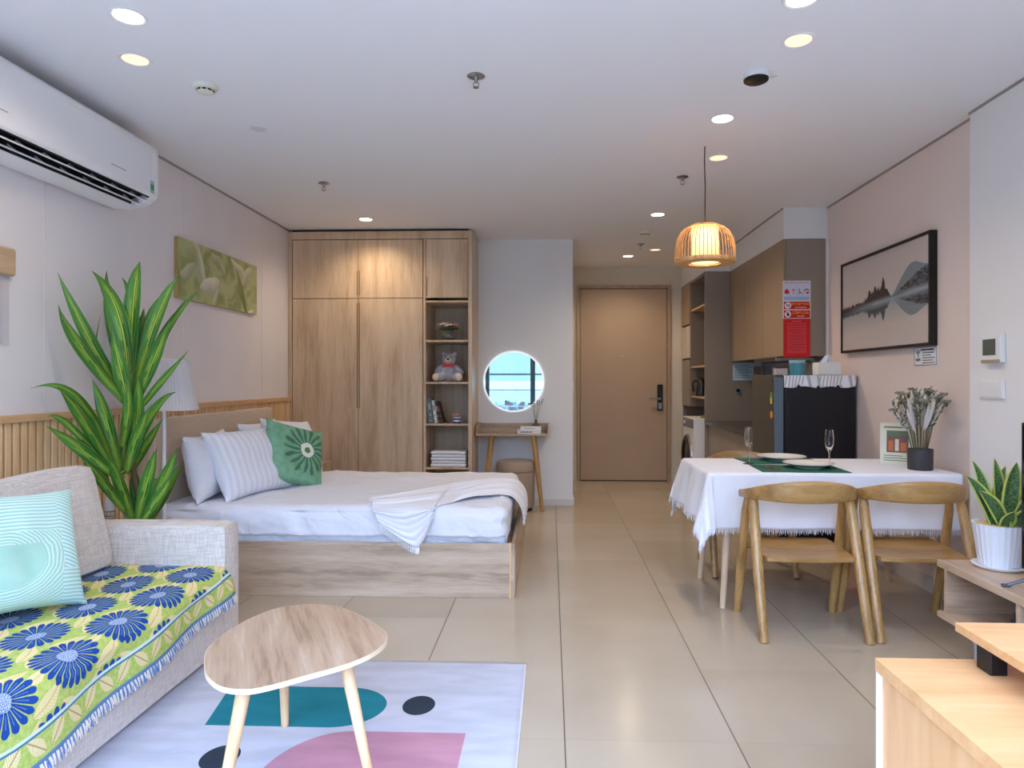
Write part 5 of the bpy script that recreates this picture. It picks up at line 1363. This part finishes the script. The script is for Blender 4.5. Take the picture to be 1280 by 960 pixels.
# mint cushion
def mintmat():
    m,nt,b=newmat('mint_striped_cushion'); u,v=uvc(nt)
    x=u-0.40; y=v-0.42; r=(x*x+y*y*1.4).sqrt(); n=noi(nt,comb(nt,u*5,v*5,0.0),1.0,2.0)-0.5
    s1=((r+n*0.06)*230.0).sin()*0.5+0.5
    s2=((v+n*0.02)*210.0).sin()*0.5+0.5
    sol=r.lt(0.27)*v.lt(0.52)
    st=cmix(nt,s1.smooth(0.35,0.65),rgb(208,228,216),rgb(158,202,180)); st2=cmix(nt,s2.smooth(0.35,0.65),rgb(214,232,224),rgb(158,206,188))
    col=cmix(nt,(v.gt(0.62)).max(u.gt(0.78)*v.lt(0.3)),st,st2); col=cmix(nt,sol,col,cmix(nt,n.smooth(-0.3,0.3),rgb(158,202,180),rgb(176,212,192)))
    col=cmix(nt,(u.gt(0.80))*v.gt(0.30),col,cmix(nt,(((v+(u-0.8)*0.4)*190.0).sin()*0.5+0.5).smooth(0.35,0.65),rgb(218,236,230),rgb(156,206,190)))
    nt.links.new(col.k,b.inputs['Base Color']); b.inputs['Roughness'].default_value=0.7; b.inputs['Sheen Weight'].default_value=0.2
    return m
pillow('cushion','mint green striped cushion on the sofa in front of the back cushion','cushion',0.50,0.46,0.15,(-1.945,2.385,SEATZ+0.245),prot(R(68),R(-22),R(6)),mintmat(),8,0.008)

# ================================================================== coffee table
ctz=0.42
ct=thing('coffee_table','rounded triangular wooden coffee table with three pale splayed legs','coffee table',(-0.80,2.15,0))
pts=[(-1.012,1.97),(-1.070,2.10),(-1.077,2.25),(-1.055,2.38),(-1.00,2.49),(-0.894,2.535),(-0.79,2.51),(-0.70,2.44),(-0.60,2.33),(-0.545,2.25),(-0.530,2.17),(-0.555,2.08),(-0.610,2.00),(-0.70,1.92),(-0.775,1.855),(-0.83,1.83),(-0.90,1.845),(-0.965,1.90)]
def closedspline(pts,n=6):
    out=[];N=len(pts)
    for i in range(N):
        p0,p1,p2,p3=[Vector((*pts[(i+k)%N],0)) for k in (-1,0,1,2)]
        for k in range(n):
            f=k/n; q=0.5*((2*p1)+(p2-p0)*f+(2*p0-5*p1+4*p2-p3)*f*f+(3*p1-p0-3*p2+p3)*f**3); out.append((q.x+0.80,q.y-2.15))
    return out
poly=closedspline(pts); poly.reverse()
def ctwood():
    m,nt,b=newmat('coffee_oak'); x,y,z=coords(nt)
    ca,sa=math.cos(R(-25)),math.sin(R(-25)); a=x*ca-y*sa; c=x*sa+y*ca
    n1=noi(nt,comb(nt,a*11,c*1.1,0.0),1.3,5.0,0.65); g=noi(nt,comb(nt,a*60,c*3,0.0),1.3,3.0)
    f=n1*0.75+g*0.25; c1=cmix(nt,f.smooth(0.38,0.52),rgb(160,130,106),rgb(186,158,132)); c2=cmix(nt,f.smooth(0.5,0.66),c1,rgb(204,180,156))
    nt.links.new(c2.k,b.inputs['Base Color']); b.inputs['Roughness'].default_value=0.4; return m
MB().prism(poly,ctz-0.014,ctz).build('table_top',[ctwood()],ct)
e=MB(); n=len(poly); cx=sum(p[0] for p in poly)/n; cy=sum(p[1] for p in poly)/n
out=[]
for i,(x_,y_) in enumerate(poly):
    d=Vector((x_-cx,y_-cy)).normalized(); out.append((x_+d.x*0.002,y_+d.y*0.002))
vs=[(x_,y_,ctz-0.015) for x_,y_ in out]+[(x_,y_,ctz-0.0005) for x_,y_ in out]+[(x_,y_,ctz-0.0005) for x_,y_ in poly]+[(x_,y_,ctz-0.015) for x_,y_ in poly]
fs=[]
for k in range(4): fs+=[(k*n+i,k*n+(i+1)%n,((k+1)%4)*n+(i+1)%n,((k+1)%4)*n+i) for i in range(n)]
e.add(vs,fs).build('edge_band',mat('cream_edge',(232,212,180),0.4),ct,smooth=True)
for (a,b_) in (((-0.075,-0.21),(-0.115,-0.32)),((0.145,-0.01),(0.255,-0.075)),((-0.14,0.225),(-0.165,0.305))):
    MB().cyl((a[0],a[1],ctz-0.014),(b_[0],b_[1],0.0035),0.0215,0.0135,24).build('leg',M_pine,ct,smooth=True)
    MB().cyl((b_[0],b_[1],0.003),(b_[0],b_[1],0.0055),0.014,n=20).build('foot_pad',M_black,ct)

# ================================================================== rug
RX0,RX1,RY0,RY1=-1.72,-0.108,0.75,3.045
def rugmat():
    m,nt,b=newmat('abstract_rug'); x,y,z=worldpos(nt)
    n=noi(nt,comb(nt,x*4,y*14,0.0),1.0,3.0)
    def v_(c,k=0.93): return cmix(nt,n.smooth(0.3,0.7),rgb(*[q*k for q in c]),rgb(*c))
    col=v_((200,202,214))
    def capsule(col,x0,x1,y0,y1,side,c,skew=0.0):
        # one rounded end; straight end may be skewed
        r=(y1-y0)/2; yc=(y0+y1)/2
        if side>0: cx=x1-r*1.15; cap=(((x-cx)/1.15)*((x-cx)/1.15)+(y-yc)*(y-yc)).sqrt().lt(r); bar=(x.gt(x0+0.0))*(x.lt(cx))*((y-yc).abs().lt(r)); tri=(x-(y-yc)*skew).gt(x0)*(x.lt(cx))*((y-yc).abs().lt(r)); k=cap.max(tri)*((x-(y-yc)*skew).gt(x0))
        else: cx=x0+r*0.75; cap=(((x-cx)/0.75)*((x-cx)/0.75)+(y-yc)*(y-yc)).sqrt().lt(r); tri=(x-(y-yc)*skew).lt(x1)*(x.gt(cx))*((y-yc).abs().lt(r)); k=cap.max(tri)
        return cmix(nt,k,col,v_(c))
    col=capsule(col,-1.285,-0.632,2.446,2.768,1,(36,128,142),-0.17)
    col=capsule(col,-0.935,-0.301,1.80,2.425,-1,(196,142,158))
    def dot(col,cx,cy,rx,ry): return cmix(nt,((((x-cx)/rx)*((x-cx)/rx)+((y-cy)/ry)*((y-cy)/ry)).lt(1.0)),col,v_((52,60,72)))
    col=dot(col,-0.508,2.627,0.062,0.078); col=dot(col,-1.10,2.24,0.062,0.075)
    col=capsule(col,-1.7,-1.10,1.35,1.75,1,(36,128,142)); col=dot(col,-0.5,1.3,0.07,0.07)
    edge=(x-RX1).abs().lt(0.006).max((y-RY1).abs().lt(0.008)); col=cmix(nt,edge,col,rgb(232,234,242))
    nt.links.new(col.k,b.inputs['Base Color']); b.inputs['Roughness'].default_value=0.9; b.inputs['Specular IOR Level'].default_value=0.15
    bump(nt,b,noi(nt,comb(nt,x*120,y*120,0.0),1.0),0.25,0.002); return m
def rg(u,v): 
    x=RX0+(RX1-RX0)*u+0.002*math.sin(v*9); y=RY0+(RY1-RY0)*v; return Vector((x,y,0.0025+0.0006*fbm(x*6,y*6)))
o=MB().grid(rg,60,80).build('rug',rugmat(),smooth=True,solid=0.003); tag(o,'flat periwinkle rug with teal, pink and dark oval shapes','rug')

# ================================================================== floor lamp
fl=thing('floor_lamp','white floor lamp with pleated white shade between sofa and bed','floor lamp',(-2.155,3.74,0))
MB().lathe([(0,0),(0.13,0.0),(0.13,0.014),(0.12,0.02),(0.014,0.026),(0,0.026)],n=40).build('base',M_white,fl,smooth=True)
MB().cyl((0,0,0.02),(0,0,1.22),0.0105,n=16).build('pole',M_white,fl,smooth=True)
mb=MB(); n=240; prof=[(0.176,1.095),(0.160,1.17),(0.140,1.27),(0.118,1.372)]
mb.lathe(prof,n=n,flute=0.022,nf=60)
mb.f=[f for f in mb.f if len(f)==4]; mb.mi=mb.mi[:len(mb.f)]
def shademat():
    m=bpy.data.materials.new('pleated_shade'); m.use_nodes=True; nt=m.node_tree; b=nt.nodes['Principled BSDF']; b.inputs['Base Color'].default_value=rgb(242,242,246); b.inputs['Roughness'].default_value=0.9
    tr=nt.nodes.new('ShaderNodeBsdfTranslucent'); tr.inputs[0].default_value=rgb(244,244,250); mx=nt.nodes.new('ShaderNodeMixShader'); mx.inputs[0].default_value=0.6
    o=nt.nodes['Material Output']; nt.links.new(b.outputs[0],mx.inputs[1]); nt.links.new(tr.outputs[0],mx.inputs[2]); nt.links.new(mx.outputs[0],o.inputs[0]); return m
sh=mb.build('lamp_shade',shademat(),fl,smooth=True,angle=80)
for r_,z_ in ((0.177,1.095),(0.118,1.372)): MB().tube([(r_*math.cos(a*PI/24),r_*math.sin(a*PI/24),z_) for a in range(49)],0.0025,6).build('shade_hoop',M_white,sh,smooth=True)
MB().tube([(-0.045,-0.01,1.14),(-0.044,-0.012,0.9),(-0.038,-0.014,0.66),(-0.03,-0.014,0.60)],0.0014,5).ball((-0.03,-0.014,0.59),0.006,n=8).build('pull_cord',M_white,fl)
MB().tube([(0.0,-0.014,0.55),(0.03,-0.03,0.48),(0.01,-0.035,0.40),(0.02,-0.03,0.30),(0.05,-0.03,0.15),(0.12,-0.02,0.03)],0.0025,6).box(-0.014,0.006,-0.04,-0.018,0.36,0.44).build('power_cord',M_white,fl,smooth=True)

# ================================================================== tall dracaena
pl=thing('dracaena_plant','tall striped green dracaena plant standing behind the sofa arm','potted plant',(-2.06,3.46,0))
MB().lathe([(0,0),(0.10,0.0),(0.11,0.01),(0.135,0.24),(0.14,0.26),(0.13,0.26),(0.12,0.23),(0,0.22)],n=40).build('pot',mat('ivory_pot',(214,206,196),0.5),pl,smooth=True)
def ropemat():
    m,nt,b=newmat('rope_wrap'); x,y,z=coords(nt); s_=(z*520.0).sin()*0.5+0.5
    nt.links.new(cmix(nt,s_,rgb(122,106,80),rgb(196,180,148)).k,b.inputs['Base Color']); b.inputs['Roughness'].default_value=0.9; bump(nt,b,s_,0.6,0.004); return m
pl0=Vector((-2.06,3.46,0))
def L(px,py,Y): return P(px,py,Y)-pl0
MB().tube([(0.0,0,0.2),(0.005,0,0.6),(0.02,0,0.75)],[0.022,0.021,0.02],12).build('rope_wrapped_stake',ropemat(),pl,smooth=True)
a=L(137,640,3.42)
MB().tube([(a.x,a.y,0.2),(a.x,a.y,0.56),(a.x,a.y,a.z+0.01)],[0.026,0.026,0.026],14).build('rope_wrapped_stem',MATS.get('rope_wrap') or bpy.data.materials['rope_wrap'],pl,smooth=True)
MB().tube([(a.x,a.y,a.z-0.01),(a.x-0.004,a.y,a.z+0.03),(a.x-0.012,a.y,a.z+0.075)],[0.027,0.024,0.010],10).build('plastic_wrap',mat('clear_wrap',(206,200,204),0.3),pl,smooth=True)
MB().tube([(0.03,0,0.2),L(168,600,3.46),L(160,520,3.45),L(163,470,3.45),L(168,440,3.45)],[0.016,0.014,0.013,0.012,0.008],10).build('stem',mat('stem_brown',(104,92,60),0.8),pl,smooth=True)
def dracmat():
    m,nt,b=newmat('dracaena_leaf'); u,v=uvc(nt)
    c=(u-0.5).abs(); n=noi(nt,comb(nt,u*16,v*1.5,0.0),1.0,3.0); n2=noi(nt,comb(nt,u*3,v*4,5.0),1.0,1.0)
    col=cmix(nt,n.smooth(0.4,0.6),rgb(44,98,40),rgb(92,148,56))
    st=((c-0.0).lt(0.035)).max((c-0.12).abs().lt(0.018)*n2.gt(0.45)).max((c-0.2).abs().lt(0.012)*n2.gt(0.52))
    col=cmix(nt,st*v.smooth(0.98,0.7)*0.9,col,rgb(190,204,72)); col=cmix(nt,v.smooth(0.25,0.0)*0.4,col,rgb(150,184,66))
    col=cmix(nt,v.smooth(0.95,1.0),col,rgb(64,72,44))
    nt.links.new(col.k,b.inputs['Base Color']); b.inputs['Roughness'].default_value=0.32; b.inputs['Specular IOR Level'].default_value=0.4
    return m
M_drac=dracmat()
def clampx(*a,**k):
    f=leafgrid(*a,**k)
    def g(u,v):
        p=f(u,v); lim=-0.36
        if p.x<lim: p.x=lim+(p.x-lim)*0.12
        return p
    return g
dp=lambda v:(0.30+0.70*math.sin(PI*min(1.0,v*0.98+0.02)))*(1-v**4)**0.8
# tufts of leaves: root pixel, middle pixel, tip pixel, depths, half width
LVS=[ # top tuft
 ((160,500,3.42),(150,400,3.36),(114,338,3.40),0.034),((158,500,3.40),(110,420,3.22),(72,340,3.12),0.022),((158,505,3.36),(100,430,3.16),(73,381,3.02),0.027),
 ((162,495,3.40),(167,380,3.38),(175,327,3.42),0.033),((164,495,3.50),(168,400,3.55),(152,346,3.60),0.022),((160,495,3.50),(140,400,3.56),(133,338,3.62),0.024),
 ((166,500,3.42),(195,400,3.36),(224,345,3.34),0.026),((170,500,3.46),(205,420,3.44),(246,366,3.44),0.020),((166,505,3.52),(185,410,3.58),(205,368,3.64),0.022),
 ((172,500,3.36),(192,450,3.26),(214,398,3.20),0.024),((165,500,3.54),(176,420,3.62),(180,385,3.66),0.022),((168,520,3.36),(200,480,3.28),(236,438,3.20),0.014),
 ((162,510,3.36),(150,460,3.28),(140,412,3.22),0.026),((172,510,3.48),(212,410,3.52),(246,365,3.56),0.013),((158,498,3.5),(125,450,3.54),(116,395,3.6),0.022),
 # middle tuft, bending out lower
 ((160,590,3.42),(172,520,3.34),(172,470,3.28),0.027),((150,590,3.40),(132,520,3.34),(115,474,3.30),0.025),((145,590,3.38),(100,500,3.22),(38,486,3.04),0.017),((145,592,3.34),(105,525,3.18),(72,483,3.06),0.025),
 ((150,600,3.34),(100,560,3.18),(58,533,3.06),0.022),((148,598,3.36),(90,535,3.2),(60,521,3.10),0.013),((160,590,3.38),(190,520,3.32),(220,490,3.26),0.024),((165,590,3.46),(184,555,3.48),(204,522,3.50),0.018),
 ((158,592,3.34),(172,545,3.26),(190,505,3.20),0.020),((156,640,3.34),(128,600,3.24),(100,570,3.16),0.022),((152,560,3.36),(160,520,3.30),(160,470,3.26),0.022),((155,588,3.52),(158,540,3.56),(165,510,3.60),0.020),((150,594,3.5),(128,550,3.56),(110,530,3.6),0.018),
 ((138,610,3.36),(118,575,3.28),(103,548,3.20),0.024),
 # low tuft in front
 ((166,650,3.36),(150,600,3.30),(134,570,3.26),0.028),((170,655,3.38),(185,600,3.34),(196,560,3.32),0.024),((178,655,3.38),(205,600,3.34),(222,560,3.30),0.022),((185,655,3.42),(212,610,3.40),(228,575,3.38),0.022),
 ((172,655,3.46),(170,610,3.50),(166,585,3.54),0.022),((176,656,3.34),(196,625,3.34),(224,583,3.34),0.018),((165,656,3.44),(152,610,3.44),(158,588,3.44),0.02)]
mb=MB()
for k,(r0,m0,t0,w_) in enumerate(LVS):
    rr=L(*r0); tt=L(*t0); mm=L(*m0); ctrl=mm*2-(rr+tt)*0.5
    ctrl=mm*1.0+(mm-(rr+tt)*0.5)*1.0
    mb.grid(clampx(rr,ctrl,tt,w_*1.4,(0.25*math.sin(k*1.7)+0.1,-1,0.15),0.30,prof=dp,twist=0.35*math.sin(k*2.3)),8,22)
mb.build('leaves',M_drac,pl,smooth=True,solid=0.0015,angle=80)
pp=bpy.data.objects

# ================================================================== daylight
w=bpy.data.worlds.new('world'); sc.world=w; w.use_nodes=True; nt=w.node_tree
bg=nt.nodes['Background']
t_=nt.nodes.new('ShaderNodeTexCoord'); s3=nt.nodes.new('ShaderNodeSeparateXYZ'); nt.links.new(t_.outputs['Generated'],s3.inputs[0])
z=S(nt,s3.outputs[2]); up=z.max(0.0)
cl_=noi(nt,comb(nt,S(nt,s3.outputs[0])*2,S(nt,s3.outputs[1])*2,z*6),1.5,4.0)
col=cmix(nt,up.smooth(0.0,0.25),rgb(190,226,240),rgb(190,212,255))
nt.links.new(col.k,bg.inputs[0])
st=up.smooth(0.04,0.55)*SKY_UP+SKY_H
nt.links.new(st.k,bg.inputs[1])
def portal(x0,x1,z0,z1):
    l=bpy.data.lights.new('window_portal','AREA'); l.shape='RECTANGLE'; l.size=x1-x0; l.size_y=z1-z0; l.cycles.is_portal=True
    o=bpy.data.objects.new('window_portal',l); COL.objects.link(o); o.location=((x0+x1)/2,YW+0.01,(z0+z1)/2); o.rotation_euler=(R(90),0,0)
portal(XL+0.06,2.15,0.02,2.5)

sc.view_settings.view_transform='Standard'; sc.view_settings.look='None'; sc.view_settings.gamma=1.0; sc.view_settings.use_curve_mapping=False
sc.view_settings.exposure=EXPO
cy_=sc.cycles
cy_.max_bounces=10; cy_.diffuse_bounces=6; cy_.glossy_bounces=4; cy_.transmission_bounces=8; cy_.transparent_max_bounces=12
cy_.sample_clamp_indirect=6.0; cy_.caustics_reflective=False; cy_.caustics_refractive=False; cy_.use_denoising=True
try: cy_.denoiser='OPENIMAGEDENOISE'
except Exception: pass
